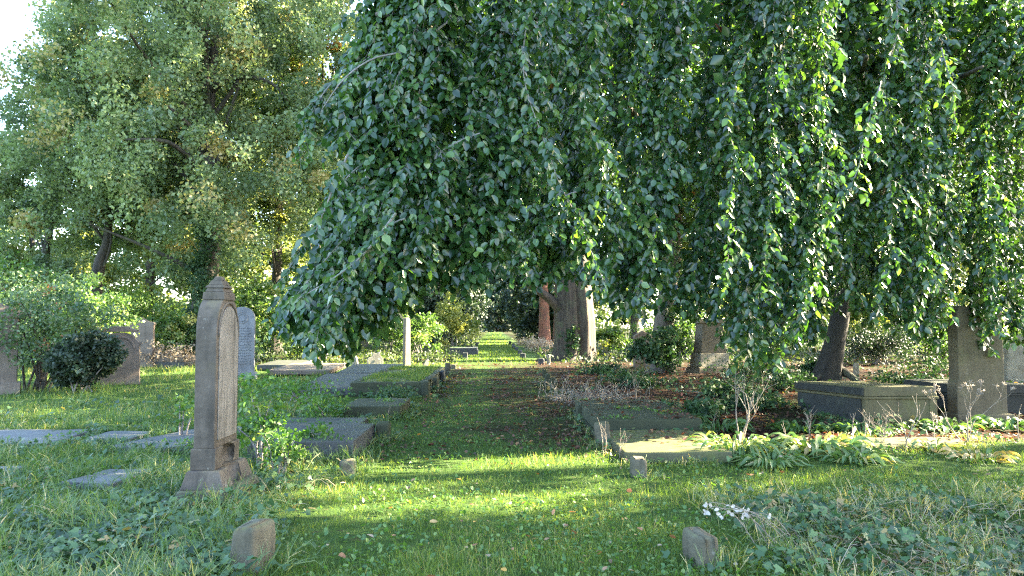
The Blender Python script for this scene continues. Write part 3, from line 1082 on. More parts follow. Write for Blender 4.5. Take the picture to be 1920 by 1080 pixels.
tubepart('bough', spline([at(1650, 160, 9.9), at(1622, 250, 9.8), at(1608, 320, 9.8), at(1570, 395, 9.8)], 10), np.linspace(.011, .004, 10), 6, M['twig'], beech2)
BOUGHS.append((2, spline([at(1765, 90, 9.9), at(1785, 170, 9.8), at(1792, 250, 9.8)], 8)))
tubepart('bough', spline([at(1765, 90, 9.9), at(1785, 170, 9.8), at(1792, 250, 9.8)], 8), np.linspace(.010, .005, 8), 6, M['twig'], beech2)

for q_, (tr_, pts_) in enumerate(BOUGHS):
    strand(tr_, pts_, RS(700 + q_), .105, 'beech', tmax=.45, twigr=.006)
LA[1].build('foliage', M['beech'], beech1)
LA[2].build('foliage', M['beech'], beech2)
TW[1].build('hanging_shoots', M['twig'], beech1)
TW[2].build('hanging_shoots', M['twig'], beech2)

# ------------------------------------------------------------------ other trees


def crown(A, centres, rad, per, L, r, flat=.6, shape='card', base=.42, var=.2, up=.7, yellow=None):
    for cpos, rc in zip(centres, rad):
        n_ = int(per * r.uniform(.6, 1.3))
        v = r.normal(size=(n_, 3))
        v = nrm(v) * (r.rand(n_, 1) ** .45) * rc
        v[:, 2] *= flat
        P = np.asarray(cpos) + v
        tone = np.clip(r.normal(base, var) + r.normal(size=n_) * .12, 0, 1)
        if yellow is not None and r.rand() < yellow:
            tone = np.clip(tone + .42, 0, 1)
        l_ = L * r.uniform(.6, 1.3, n_)
        A.leaves(P, rdir(n_, r, -.1), rdir(n_, r, up), l_, l_ * .72, tone, shape)


# windows in the leaf mass through which the trunks and boughs show
WINDOWS = {1: ((386, 412, 150, 210), (366, 408, 450, 640), (415, 530, 145, 175)), 2: ((155, 222, 430, 640),)}


def make_tree(name, label, x, y, H, R, cb, nclump, per, L, mat='oak', bark='bark', tr=.3, seed=0, lean=(0, 0), group=None, crc=.16, kpow=.5, cone=0.0, ry=None, yellow=.1, base=.42, trunk_pts=None, limbs=9, flat=.6):
    r = RS(1000 + seed)
    z0 = float(gz(x, y)) if y < 60 else 0.0
    o = thing(name, label, 'tree', (x, y, z0), 0, group)
    loc = np.array(o.location)
    top = np.array([x + lean[0], y + lean[1], H])
    if trunk_pts is None:
        tp = spline([(x, y, z0 - .1), (x + lean[0] * .2 + r.normal() * .1, y, H * .25), (x + lean[0] * .5 + r.normal() * .2, y + lean[1] * .5, H * .55), (x + lean[0] * .9, y + lean[1] * .9, H * .92)], 20)
    else:
        tp = spline(trunk_pts, 24)
    tubepart('trunk', tp, np.linspace(tr, tr * .18, len(tp)), 12, M[bark], o, flare(5, .1, seed, .07))
    ry = ry or R
    cz, rz_ = (H + cb) / 2, (H - cb) / 2
    cx, cy = x + lean[0] * .6, y + lean[1] * .6
    cen, rad = [], []
    while len(cen) < nclump:
        v = nrm(r.normal(size=3)) * (r.rand() ** kpow)
        zz = cz + v[2] * rz_ + r.normal() * .2
        sh = 1 - cone * np.clip((zz - cb) / (H - cb), 0, 1)
        p_ = (cx + v[0] * R * sh + r.normal() * .3, cy + v[1] * ry * sh, max(zz, cb * .6))
        if seed in WINDOWS and p_[1] < y + .8:
            qx, qy = pxpy(p_)
            if any(a_ - 12 < qx < b_ + 12 and c_ - 8 < qy < d_ + 8 for a_, b_, c_, d_ in WINDOWS[seed]):
                nclump -= .4
                continue
        cen.append(p_)
        rad.append(R * crc * r.uniform(.6, 1.45) * max(sh, .35))
    LB = Acc(loc)
    idx = r.choice(len(cen), min(limbs, len(cen)), False)
    for i in idx:
        e = np.array(cen[i])
        hb = np.clip((e[2] - z0) * r.uniform(.45, .8), cb * .45, H * .85)
        b_ = np.array([np.interp(hb, tp[:, 2], tp[:, q]) for q in range(3)])
        md = (b_ + e) / 2 + (r.normal() * .3, r.normal() * .3, r.uniform(-.1, .5))
        tubepart('limb', spline([b_, md, e], 9), np.linspace(tr * .24, tr * .05, 9), 6, M[bark], o)
    crown(LB, cen, rad, per, L, r, flat=flat, yellow=yellow, base=base)
    LB.build('crown', M[mat], o)
    return o


def gx(px, Y):
    return (px - 926) / F * Y


def make_bush(name, label, x, y, H, R, nclump, per, L, mat='shrub', seed=0, group=None, stems=7, cat='bush', ry=None, base=.42, yellow=.06, shape='card', stemmat='twig', crc=.26, low=.1):
    r = RS(2000 + seed)
    z0 = float(gz(x, y)) if y < 60 else 0.0
    o = thing(name, label, cat, (x, y, z0), 0, group)
    loc = np.array(o.location)
    ry = ry or R
    cen, rad = [], []
    T = Acc(loc)
    for k in range(nclump):
        v = nrm(r.normal(size=3)) * (r.rand() ** .5)
        v = v * (1 + .32 * ln(v[0] * 3 + seed, v[1] * 3 + v[2] * 4, .7, seed)) * r.uniform(.85, 1.15)
        cz_ = z0 + H * (low + (1 - low) * .5) + v[2] * H * (1 - low) * .48
        cen.append((x + v[0] * R, y + v[1] * ry, cz_))
        rad.append(R * crc * r.uniform(.6, 1.4))
    for k in range(stems):
        e = np.array(cen[r.randint(len(cen))])
        b_ = np.array([x + r.normal() * R * .12, y + r.normal() * R * .12, z0 - .02])
        T.tube(spline([b_, (b_ + e) / 2 + (r.normal() * .1 * R, 0, .1 * H), e], 8), np.linspace(.012 + .008 * H, .004, 8), 5, .5)
    T.build('stem', M[stemmat], o, True)
    A = Acc(loc)
    crown(A, cen, rad, per, L, r, flat=.75, base=base, yellow=yellow, shape=shape)
    A.build('foliage', M[mat], o)
    return o


A = Acc(TR1)
crown(A, IVYC[0], IVYC[1], 60, .11, RS(74), base=.25, var=.12)
A.build('ivy', M['ivy'], beech1)

# big oak with the ivy-clad trunk, and its neighbours on the lawn side
oy = 33.0
oakpts = [(gx(382, oy), oy, -.1), at(384, 560, oy), at(396, 430, oy), at(388, 300, oy), at(392, 190, oy), at(404, 60, oy), at(412, -150, oy)]
oak = make_tree('oak_tree', 'tall oak with ivy clad dark trunk behind the tall arched headstone', gx(382, oy), oy, 24, 7.0, 3.4, 560, 240, .17, 'oak', 'bark', .55, 1, flat=.95, base=.5, crc=.105, kpow=.42, yellow=.1, trunk_pts=oakpts, limbs=14)
ob = np.array(oak.location)
for pts, rr_ in ((([at(398, 170, oy), at(425, 148, oy - .6), at(470, 145, oy - .9), at(512, 158, oy - 1), at(540, 190, oy - 1)]), .17),
                 (([at(395, 290, oy), at(372, 255, oy - 1.5), at(345, 225, oy - 2.5), at(310, 195, oy - 3)]), .16),
                 (([at(390, 330, oy), at(330, 275, oy - 2), at(290, 262, oy - 3), at(235, 262, oy - 3.5)]), .13),
                 (([at(392, 110, oy), at(340, 95, oy - 1), at(300, 60, oy - 2)]), .14)):
    tubepart('limb', spline(pts, 12), np.linspace(rr_, .04, 12), 7, M['bark'], oak)
A = Acc(ob)
r = RS(71)
cen, rad = [], []
for py in range(380, 662, 12):
    for k in range(4):
        p = at(378 + (py - 560) * -.05 + r.normal() * (9 if py < 600 else 15), py, oy - .5 + r.normal() * .35)
        cen.append(p)
        rad.append(r.uniform(.25, .5))
crown(A, cen, rad, 130, .11, r, base=.3, var=.12)
A.build('ivy', M['ivy'], oak)
# low boughs sweeping down around it
make_tree('oak_tree', 'broad oak with leaning bare trunk behind the red tinged shrub', gx(178, 36), 36, 17, 5.4, 3.2, 330, 220, .18, 'oak', 'bark', .36, 2, lean=(1.2, 0), flat=.95, base=.5, crc=.115, kpow=.42, yellow=.12, trunk_pts=[(gx(178, 36), 36, -.1), at(184, 510, 36), at(200, 455, 36), at(206, 380, 36), at(230, 200, 36)])
make_tree('oak_tree', 'open thin crowned oak against the white sky, farthest out on the lawn', gx(95, 40), 40, 17, 5.0, 2.0, 120, 200, .15, 'oak', 'bark', .3, 3, flat=.9, base=.5, crc=.105, kpow=.5, yellow=.08)
make_tree('lime_tree', 'sunlit yellow green lime tree between the ivy clad oak and the beech curtain', gx(520, 44), 44, 27, 7, 3.0, 330, 230, .22, 'far_leaf', 'bark', .35, 4, crc=.14, kpow=.45, yellow=.3, base=.5)
make_tree('maple_tree', 'fresh green maple with reddening tips beside the beech curtain', gx(600, 40), 40, 21, 3.6, 6.5, 120, 190, .19, 'maple', 'bark', .16, 5, crc=.2, kpow=.5, yellow=.12)
make_tree('lime_tree', 'pale lime tree standing behind the broad leaning oak', gx(290, 56), 56, 29, 9, 2.0, 330, 220, .28, 'far_leaf', 'bark', .4, 6, crc=.14, kpow=.45, yellow=.25, base=.5)
make_tree('lime_tree', 'low lime tree behind the gable topped headstone at the lawn edge', gx(70, 60), 60, 12.5, 8, 1.0, 190, 190, .28, 'far_leaf', 'bark', .4, 7, crc=.15, kpow=.45, yellow=.2)
make_tree('lime_tree', 'tall lime tree beyond the pale thin standing stone', gx(680, 60), 60, 24, 7.5, 3.0, 170, 180, .3, 'far_leaf', 'bark', .4, 8, crc=.15, kpow=.45, yellow=.3, base=.5)
# beyond the beeches
make_tree('lime_tree', 'sunlit lime tree glimpsed through the thinnest part of the beech curtain', gx(1410, 58), 58, 26, 8.5, 2.5, 230, 190, .3, 'far_leaf', 'bark', .4, 9, crc=.14, kpow=.45, yellow=.35, base=.55)
make_tree('lime_tree', 'yellowing tree beyond the leaning beech trunk', gx(1640, 48), 48, 17, 6.0, 1.0, 170, 190, .24, 'far_leaf', 'bark', .35, 10, crc=.15, kpow=.45, yellow=.4, base=.6)
make_tree('lime_tree', 'bright tree beyond the wide grey standing slab', gx(1880, 46), 46, 18, 6.5, 1.0, 170, 190, .24, 'far_leaf', 'bark', .35, 11, crc=.15, kpow=.45, yellow=.3, base=.5)
make_tree('lime_tree', 'light green tree just past the old fluted trunk', gx(1190, 62), 62, 22, 7, 1.2, 170, 190, .3, 'far_leaf', 'bark', .4, 12, crc=.15, kpow=.45, yellow=.2)
# the grove lining the far end of the path
make_tree('conifer', 'dark conifer row tree shading the far path, nearest the redwoods', gx(1030, 78), 78, 24, 4.6, 5.0, 150, 150, .34, 'conifer', 'redbark', .45, 13, crc=.2, cone=.75, yellow=0, kpow=.4)
make_tree('conifer', 'dark conifer on the lawn side of the far path', gx(850, 92), 92, 24, 4.4, 6.0, 140, 150, .38, 'conifer', 'bark', .4, 14, crc=.2, cone=.7, yellow=0, kpow=.4)
make_tree('conifer', 'farthest dark conifer closing the sunken end of the path', gx(945, 275), 275, 40, 16, .8, 330, 170, 1.4, 'conifer', 'bark', .5, 15, crc=.18, cone=.6, yellow=0, kpow=.4)
make_tree('conifer', 'second dark conifer past the redwoods, deep in shade', gx(1050, 105), 105, 27, 7, .8, 170, 150, .45, 'conifer', 'redbark', .5, 16, crc=.18, cone=.7, yellow=0, kpow=.4)
make_tree('lime_tree', 'tree arching over the far path from the lawn side', gx(800, 84), 84, 23, 7.5, 5.0, 170, 170, .36, 'far_leaf', 'bark', .4, 17, crc=.15, kpow=.45, yellow=.12)
make_tree('lime_tree', 'tree with low spreading boughs closing the far lawn', gx(420, 75), 75, 20, 10, .8, 200, 170, .38, 'far_leaf', 'bark', .4, 18, crc=.15, kpow=.45, yellow=.25, base=.5)
for k, (x_, Y_, R_, cb_) in enumerate(((-6.5, 100, 6, 4.5), (7.5, 132, 7, 4.5), (-8, 140, 7.5, 4.5), (9, 178, 8, 4), (-9, 185, 8, 4))):
    make_tree('conifer', 'tall dark conifer of the avenue shading the far path', x_, Y_, 27, R_, cb_, 170, 140, .8, 'conifer', 'bark', .45, 50 + k, crc=.19, cone=.55, yellow=0, kpow=.45, group='conifer avenue along the far path', limbs=3)
# redwoods
for k, (px, Y_, rr_, lab) in enumerate(((1021, 56, .38, 'red barked redwood trunk just behind the old fluted beech, the one nearer the path'), (1045, 60, .30, 'slimmer red barked redwood half hidden by the old fluted trunk'))):
    make_tree('redwood', lab, gx(px, Y_), Y_, 30, 3.6, 6.0, 90, 130, .3, 'conifer', 'redbark', rr_ * 1.1, 20 + k, crc=.25, cone=.7, yellow=0, kpow=.5, limbs=6)
# the old fluted beech by the path
ox, oyy = gx(1076, 36), 36.0
old = make_tree('old_beech', 'massive old beech with fluted grey trunk beside the path', ox, oyy, 30, 9, 8.0, 330, 200, .26, 'far_leaf', 'oldbark', .3, 24, crc=.15, yellow=.15, trunk_pts=[(ox, oyy, 2), (ox, oyy, 4), (ox, oyy, 9), (ox, oyy, 18)])
tubepart('bole', spline([(ox - .05, oyy, -.1), (ox, oyy, .5), (ox + .03, oyy, 1.4), (ox + .0, oyy, 2.6), (ox - .05, oyy, 4.2), (ox, oyy, 6.5)], 30), np.interp(np.linspace(0, 1, 30), [0, .06, .2, .5, 1], [.92, .90, .88, .86, .65]), 40, M['oldbark'], old, lambda an, t: (1 + .5 * np.exp(-t / .10)) * (1 + .15 * np.cos(7 * an + .6 + 1.5 * t) + .07 * np.cos(12 * an + 2) + 0.05 * np.cos(19 * an + 3 * t)))
tubepart('limb', spline([(ox - .6, oyy - .2, 2.4), at(1030, 560, oyy - .5), at(1008, 545, oyy - .8), at(985, 530, oyy - 1)], 10), np.linspace(.28, .12, 10), 9, M['oldbark'], old)
A = Acc(old.location)
r = RS(72)
cen, rad = [], []
for k in range(40):
    q = r.rand()
    cen.append((ox - .15 + r.normal() * .16 - .2 * (1 - q), oyy - 1.02 + .12 * q, .1 + q * 1.6))
    rad.append(r.uniform(.10, .2))
crown(A, cen, rad, 26, .10, r, base=.3)
A.build('ivy', M['ivy'], old)

# trees standing out of frame to the sunny side: they cast the near shade
make_tree('oak_tree', 'dense oak out of the picture whose shade falls over the near ground', 17.5, 7.1, 23, 4.6, .8, 480, 210, .26, 'oak', 'bark', .4, 30, crc=.22, kpow=.6, yellow=.05, ry=3.6, base=.4)
make_tree('oak_tree', 'second shading oak out of the picture, nearer than the first', 13.5, 1.2, 14, 3.6, 1.0, 200, 200, .26, 'oak', 'bark', .35, 31, crc=.24, kpow=.6, yellow=.05, ry=3.4, base=.4)

make_tree('added_shade_tree', 'added unseen tall tree whose high crown shades the arched headstone', 30, 14.35, 25.6, 3.4, 20.0, 320, 130, .42, 'oak', 'bark', .4, 32, crc=.16, kpow=.6, yellow=.05, ry=1.5)  # tree added out of view to throw shade on the headstone

make_tree('added_dapple_tree', 'added unseen slender tree, dappling the sunlit strip of lawn', 12.2, 10.5, 8.2, 2.6, 3.3, 34, 70, .13, 'maple', 'beechbark', .07, 33, crc=.17, kpow=.6, yellow=.05, ry=.8, limbs=5)  # tree added out of view to break up the sunlit strip

# a far wood that reads as one mass
A = Acc()
r = RS(80)
cen, rad = [], []
for k in range(900):
    th = r.uniform(-1.0, 1.0) if k > 200 else r.uniform(-.12, .12)
    dd = r.uniform(105, 175) if k > 200 else r.uniform(110, 260)
    xx, yy = dd * math.sin(th), dd * math.cos(th)
    if abs(xx) < 14 and yy < 262:
        continue
    if -.62 < xx / yy < -.40:
        hh = r.uniform(0, 7)
    else:
        hh = r.uniform(0, 19)
    cen.append((xx, yy, hh))
    rad.append(r.uniform(2, 4.5))
crown(A, cen, rad, 75, 1.0, r, base=.38, var=.2, yellow=.1)
tag(A.build('distant_wood', M['far_leaf']), kind='stuff')

# ------------------------------------------------------------------ bushes
make_bush('yew_bush', 'dense dark clipped yew bush beside the curved headstone on the lawn', gx(172, 18.2), 18.2, 1.5, .74, 120, 130, .095, 'conifer', 1, crc=.25, base=.35, low=.06)
# red-tinged rose shrub
make_bush('rose_shrub', 'tall loose shrub with reddish leaf tips standing before the yew', gx(85, 19), 19, 3.1, 1.5, 150, 60, .085, 'rose', 2, yellow=.10, stems=12, crc=.24, low=.22, stemmat='bark')
make_bush('leafy_shrub', 'pale green leafy shrub arching over behind the yew', gx(175, 24.5), 24.5, 3.2, 1.5, 90, 80, .11, 'shrub', 3, yellow=.03, base=.55, crc=.25, low=.15)
make_bush('leafy_shrub', 'bright light green shrub against the ivy clad oak trunk', gx(328, 32), 32, 2.6, 1.0, 60, 80, .12, 'shrub', 4, base=.62, yellow=.08)
make_bush('leafy_shrub', 'rounded shrub behind the pale grey rounded headstone', gx(475, 36), 36, 4.2, 2.2, 90, 80, .16, 'shrub', 5, base=.42)
make_bush('leafy_shrub', 'wide shady shrub at the foot of the broad leaning oak', gx(230, 42), 42, 4.0, 3.6, 110, 80, .18, 'shrub', 6, base=.35, yellow=.1)
make_bush('leafy_shrub', 'shady shrub closing the lawn beside the gable topped headstone', gx(20, 30), 30, 4.6, 3.0, 110, 80, .16, 'shrub', 7, base=.4)
make_bush('leafy_shrub', 'thicket beyond the dark raised slabs, under the curtain', gx(600, 38), 38, 3.2, 2.6, 90, 80, .16, 'shrub', 8, base=.35)
make_bush('leafy_shrub', 'sunlit yellow green bush on the lawn side of the far path', gx(846, 52), 52, 3.9, 1.7, 60, 80, .17, 'far_leaf', 9, base=.75, yellow=.5)
make_bush('leafy_shrub', 'dull green bush behind the pale thin standing stone', gx(785, 44), 44, 2.4, 1.5, 60, 80, .15, 'shrub', 10, base=.42)
make_bush('leafy_shrub', 'grey green bush between thin standing stone and raised grass plot', gx(735, 48), 48, 3.2, 1.8, 60, 80, .16, 'shrub', 11, base=.36)
make_bush('leafy_shrub', 'loose bush just past the old fluted trunk', gx(1140, 40), 40, 2.3, 1.4, 55, 70, .14, 'shrub', 12, base=.5)
make_bush('leafy_shrub', 'low bush around the tiered pale monument', gx(1290, 36), 36, 2.6, 1.8, 60, 70, .15, 'shrub', 13, base=.4)
make_bush('leafy_shrub', 'sunny yellow bush behind the leaning beech trunk', gx(1615, 37), 37, 3.6, 1.6, 70, 80, .16, 'far_leaf', 14, base=.6, yellow=.4)
make_bush('yew_bush', 'dark low yew in shade beyond the chest tomb', gx(1650, 31), 31, 1.7, 1.5, 70, 90, .1, 'conifer', 15, base=.3)
make_bush('leafy_shrub', 'broad shady bush behind the wide grey standing slab', gx(1760, 34), 34, 2.8, 2.6, 90, 80, .16, 'shrub', 16, base=.12)  # leaf tone set very dark to stand for canopy shade
make_bush('leafy_shrub', 'bush far beyond the gap of the beech curtain', gx(1440, 42), 42, 2.6, 2.8, 80, 80, .16, 'shrub', 17, base=.45, yellow=.2)
make_bush('ivy_mound', 'dark mound of ivy at the foot of the slim beech trunk', gx(1240, 25.6), 25.6, 1.45, .95, 70, 70, .12, 'ivy', 18, base=.3, yellow=0)
make_bush('ivy_mound', 'ivy heaped round the flared roots of the leaning beech', gx(1535, 22.6), 22.6, .6, .6, 30, 60, .10, 'ivy', 19, base=.3, yellow=0)
make_bush('sapling', 'leafy self sown sapling growing beside the tall arched headstone', gx(500, 8.6), 8.6, 1.02, .34, 40, 20, .062, 'weed', 20, cat='plant', base=.5, yellow=.12, shape='oval', stems=9, crc=.4)
make_bush('sapling', 'small bright sapling peeping past the edge of the arched headstone', gx(352, 10.8), 10.8, .75, .17, 10, 14, .07, 'weed', 21, cat='plant', base=.75, shape='oval', stems=4, crc=.6)
make_bush('conifer_bough', 'dark undergrowth beneath the far conifers beside the path', gx(1000, 70), 70, 2.0, 1.4, 40, 60, .2, 'conifer', 22)
make_bush('flowering_bush', 'drift of pale dry flower heads beside the far path at the redwoods', gx(1010, 47), 47, .95, 1.5, 70, 26, .10, 'straw', 23, base=.75, crc=.2)
make_bush('flowering_bush', 'scrubby dry bush at the ivy clad oak foot', gx(325, 31), 31, .9, 1.5, 60, 30, .10, 'straw', 24, base=.4, crc=.2)

for k, (x_, Y_, H_, R_) in enumerate(((-4.3, 62, 4.6, 2.0), (4.6, 66, 5.0, 2.2), (-3.9, 72, 6.5, 2.0), (4.4, 80, 7, 2.3), (-4.8, 88, 7.5, 2.4), (5.1, 96, 8, 2.6), (-5.2, 106, 9, 2.8), (5.2, 118, 9, 2.8), (-5.4, 130, 10, 3.0), (5.6, 150, 10, 3.2), (-5.8, 165, 11, 3.4), (6.0, 190, 11, 3.6), (-6, 215, 12, 3.8), (-9, 240, 14, 5.0), (9, 245, 14, 5.0), (0.5, 262, 14, 7.0))):
    make_bush('evergreen_shrub', 'dark evergreen shrub of the rows that wall in the far path', x_, Y_, H_ * 1.2, R_ * 1.12, 95, 110, .36 * max(1, Y_ / 100), 'conifer', 40 + k, group='evergreens walling the far path', stems=3, low=.02)
make_bush('weed_plant', 'leafy weed spilling over the chipped dark slab', gx(590, 9.4), 9.4, .5, .3, 22, 20, .055, 'weed', 61, cat='plant', shape='oval', crc=.45)
make_bush('weed_plant', 'rank weed clump between the sapling and the chipped dark slab', gx(535, 8.3), 8.3, .5, .26, 22, 20, .055, 'weed', 62, cat='plant', shape='oval', crc=.45, yellow=.2)
make_bush('weed_plant', 'weed tangle at the back of the small dark slab', gx(610, 12.6), 12.6, .55, .5, 30, 20, .06, 'weed', 63, cat='plant', shape='oval', crc=.4)
make_bush('weed_plant', 'nettle like clump in front of the big clean slate slab', gx(560, 15.5), 15.5, .5, .7, 34, 20, .07, 'weed', 64, cat='plant', shape='oval', crc=.35)
make_bush('weed_plant', 'ivy hummock spilling from the near end of the raised plot', gx(740, 16.4), 16.4, .32, .55, 34, 26, .065, 'ivy', 65, cat='plant', shape='ivy', crc=.35)

for k, (px, Y_, H_, R_) in enumerate(((1290, 13.2, .34, .55), (1420, 14.5, .22, .6), (1360, 17, .4, .9), (1470, 18.5, .5, .9), (1190, 20, .45, .9), (1400, 24, .5, 1.2), (1690, 19, .45, 1.1), (1130, 25, .4, .9), (1760, 25, .5, 1.4))):
    make_bush('ivy_patch', 'low dark ivy patch among the dead leaves under the beeches', gx(px, Y_), Y_, H_, R_, 44, 34, .085, 'ivy', 70 + k, group='ivy patches under the beeches', shape='ivy', crc=.28, base=.3, cat='plant', low=.02)

# ------------------------------------------------------------------ main headstone
hs = thing('headstone', 'tall narrow arched headstone with stepped cap finial and broken plinth, nearest the camera', 'headstone', (-2.65, 7.2, 0))


def arch(hw, z0, zs, za, nw, n=9):
    """slab outline: straight sides to zs, shoulders curving in to a neck of half width nw at za"""
    L = [(-hw, z0), (hw, z0), (hw, zs)]
    for k in range(1, n + 1):
        t = k / n * math.pi / 2
        L.append((nw + (hw - nw) * math.cos(t), zs + (za - zs) * math.sin(t)))
    for k in range(n, 0, -1):
        t = k / n * math.pi / 2
        L.append((-(nw + (hw - nw) * math.cos(t)), zs + (za - zs) * math.sin(t)))
    L.append((-hw, zs))
    return L


bm_obj('slab', bm_prism(arch(.30, .49, 1.52, 1.87, .10), -.10, .095, 'x', .014, .004, 1), M['stone'], hs)
pnl = bm_obj('panel', bm_prism(arch(.245, .56, 1.50, 1.80, .012), .0955, .105, 'x', .003, .002, 2), M['panel'], hs)
A = Acc()
bd = arch(.265, .53, 1.51, 1.835, .0, 12)
A.tube(np.array([(.098, y, z) for y, z in bd[2:-1]] + [(.098, bd[-1][0], bd[-1][1])]), .012, 6, .5)
A.build('moulding', M['stone'], pnl, True)
b = bmesh.new()
for (z0, z1, hx, hy, t) in ((1.862, 1.935, .105, .15, .006), (1.938, 1.975, .088, .128, .014), (1.977, 2.003, .09, .125, .012), (2.005, 2.05, .07, .10, .022), (2.052, 2.09, .044, .066, .02)):
    bm_box(-hx, hx, -hy, hy, z0, z1, .006, (t, t), 0, 0, 0, b)
bm_obj('finial', b, M['stone'], hs)


def crater(x, y, z, r_, seed, sq=(1, 1, 1)):
    b = bmesh.new()
    bmesh.ops.create_icosphere(b, subdivisions=3, radius=r_)
    for v in b.verts:
        v.co *= 1 + .38 * mnoise.noise(v.co * 9 + Vector((seed, 0, 0)))
        v.co = Vector((v.co.x * sq[0] + x, v.co.y * sq[1] + y, v.co.z * sq[2] + z))
    return b


nk = bm_obj('neck', bm_box(-.115, .112, -.32, .32, .302, .492, .008, None, 2, .004, 3), M['stone'], hs)
bool_cut(nk, crater(.13, .0, .40, .16, 1, (.8, 1.15, .75)))
stp = bm_box(-.17, .22, -.40, .40, .135, .30, .01, None, 0, 0, 4)
for v in stp.verts:
    if v.co.z > .24:
        f = (v.co.z - .24) / .06
        v.co.x *= 1 - .28 * f
        v.co.y *= 1 - .10 * f
st_ = bm_obj('plinth', stp, M['stone'], hs)
bool_cut(st_, crater(.20, -.02, .27, .16, 5, (.8, 1.1, .9)))
bs = bm_box(-.22, .36, -.50, .50, -.08, .14, .01, None, 0, 0, 5)
for v in bs.verts:
    if v.co.z > .09:
        f = (v.co.z - .09) / .05
        v.co.x *= 1 - .22 * f
        v.co.y *= 1 - .14 * f
rough(bs, .008, 5, 9)
bo = bm_obj('base', bs, M['kerb'], hs)
bool_cut(bo, crater(.30, .42, .12, .10, 7))
BLOCK.append((-2.9, -2.4, 6.75, 7.66))

# ------------------------------------------------------------------ other upright stones


def face_prism(outline, th, bev=.012, amp=.004, seed=0):
    """outline in x,z facing -y"""
    return bm_prism(outline, -th / 2, th / 2, 'y', bev, amp, seed)


def headstone(label, px, Y, rz, parts, mat, group=None, cat='headstone', name='headstone'):
    o = thing(name, label, cat, (gx(px, Y), Y, float(gz(gx(px, Y), Y)) - .02), rz, group)
    for pn, ol, th, mt, sd_ in parts:
        bm_obj(pn, face_prism(ol, th, .012, .004, sd_), M[mt or mat], o)
    return o


def rect(hw, z0, z1):
    return [(-hw, z0), (hw, z0), (hw, z1), (-hw, z1)]


def gable(hw, z0, zs, za):
    return [(-hw, z0), (hw, z0), (hw, zs), (0, za), (-hw, zs)]


# edge stone with sloped, sunlit gable
o = headstone('broad dark gabled headstone cut by the picture edge, sunlit along its top', 4, 18.2, .5, [('slab', gable(.52, .28, 1.98, 2.2), .20, None, 11), ('plinth', rect(.60, 0, .30), .34, None, 12), ('cornice', [(-.56, 1.86), (.56, 1.86), (.60, 1.95), (.60, 2.02), (0, 2.27), (-.60, 2.02), (-.60, 1.95)], .27, None, 13)], 'brownstone')
# curved shoulder stone behind the yew
sh = [(-.52, .0), (.52, .0), (.50, 1.12), (.56, 1.12), (.56, 1.18), (.46, 1.20)] + [(.44 * math.cos(t) * .95, 1.2 + .26 * math.sin(t)) for t in np.linspace(.25, math.pi - .25, 10)] + [(-.46, 1.2), (-.56, 1.18), (-.56, 1.12), (-.50, 1.12)]
headstone('lichened headstone with scrolled shoulders and flat cap, half hidden by the yew', 236, 21, .35, [('slab', sh, .24, None, 14), ('cap', [(-.42, 1.472), (.42, 1.472), (.46, 1.53), (.30, 1.56), (.22, 1.63), (-.22, 1.63), (-.30, 1.56), (-.46, 1.53)], .3, None, 15), ('rim', [(.40 * math.cos(t), 1.0 + .36 * math.sin(t)) for t in np.linspace(0, math.pi, 12)] + [(.34 * math.cos(t), 1.0 + .30 * math.sin(t)) for t in np.linspace(math.pi, 0, 12)], .27, None, 16)], 'brownstone')
headstone('distant brown headstone with eared gable top in front of the shrubs', 274, 30.5, .05, [('slab', [(-.50, 0), (.50, 0), (.50, 1.72), (.54, 1.74), (.52, 1.82), (.30, 1.86), (.0, 2.04), (-.30, 1.86), (-.52, 1.82), (-.54, 1.74), (-.50, 1.72)], .2, None, 17), ('plinth', rect(.58, -.05, .22), .4, None, 18)], 'brownstone')
rd = [(-.38, .2), (.38, .2), (.38, 1.86)] + [(.38 * math.cos(t), 1.86 + .36 * math.sin(t)) for t in np.linspace(.15, math.pi - .15, 12)] + [(-.38, 1.86)]
o = headstone('pale blue grey round topped headstone with carved roundel, peeping past the tall arched one', 459, 23, .15, [('slab', rd, .16, None, 19), ('plinth', rect(.45, -.05, .22), .32, None, 20)], 'bluehead')
A = Acc()
for rad_ in (.17, .11):
    t = np.linspace(0, 2 * math.pi, 25)
    A.tube(np.stack([rad_ * np.cos(t), 0 * t - .083, 1.88 + rad_ * np.sin(t)], 1), .012, 5, .5, False)
sl_ = [q_ for q_ in o.children if q_.name.startswith('slab')][0]
A.build('roundel', M['bluehead'], sl_, True)
A = Acc()
r = RS(90)
for z in np.arange(.45, 1.6, .085):
    x = -.30
    while x < .28:
        w_ = r.uniform(.02, .05)
        A.tube([(x, -.081, z), (x + w_ * .3, -.081, z + r.uniform(-.02, .03)), (x + w_, -.081, z + r.uniform(-.01, .03))], .006, 4, .5)
        x += w_ + r.uniform(.012, .03)
A.build('inscription', M['darkstone'], sl_)
# thin sunlit standing stone
o = headstone('tall thin sunlit pale standing stone beyond the raised dark slabs', 763, 30.5, .75, [('slab', [(-.12, 0), (.16, 0), (.12, 1.9), (.04, 2.0), (-.10, 1.96)], .2, None, 21)], 'tan')
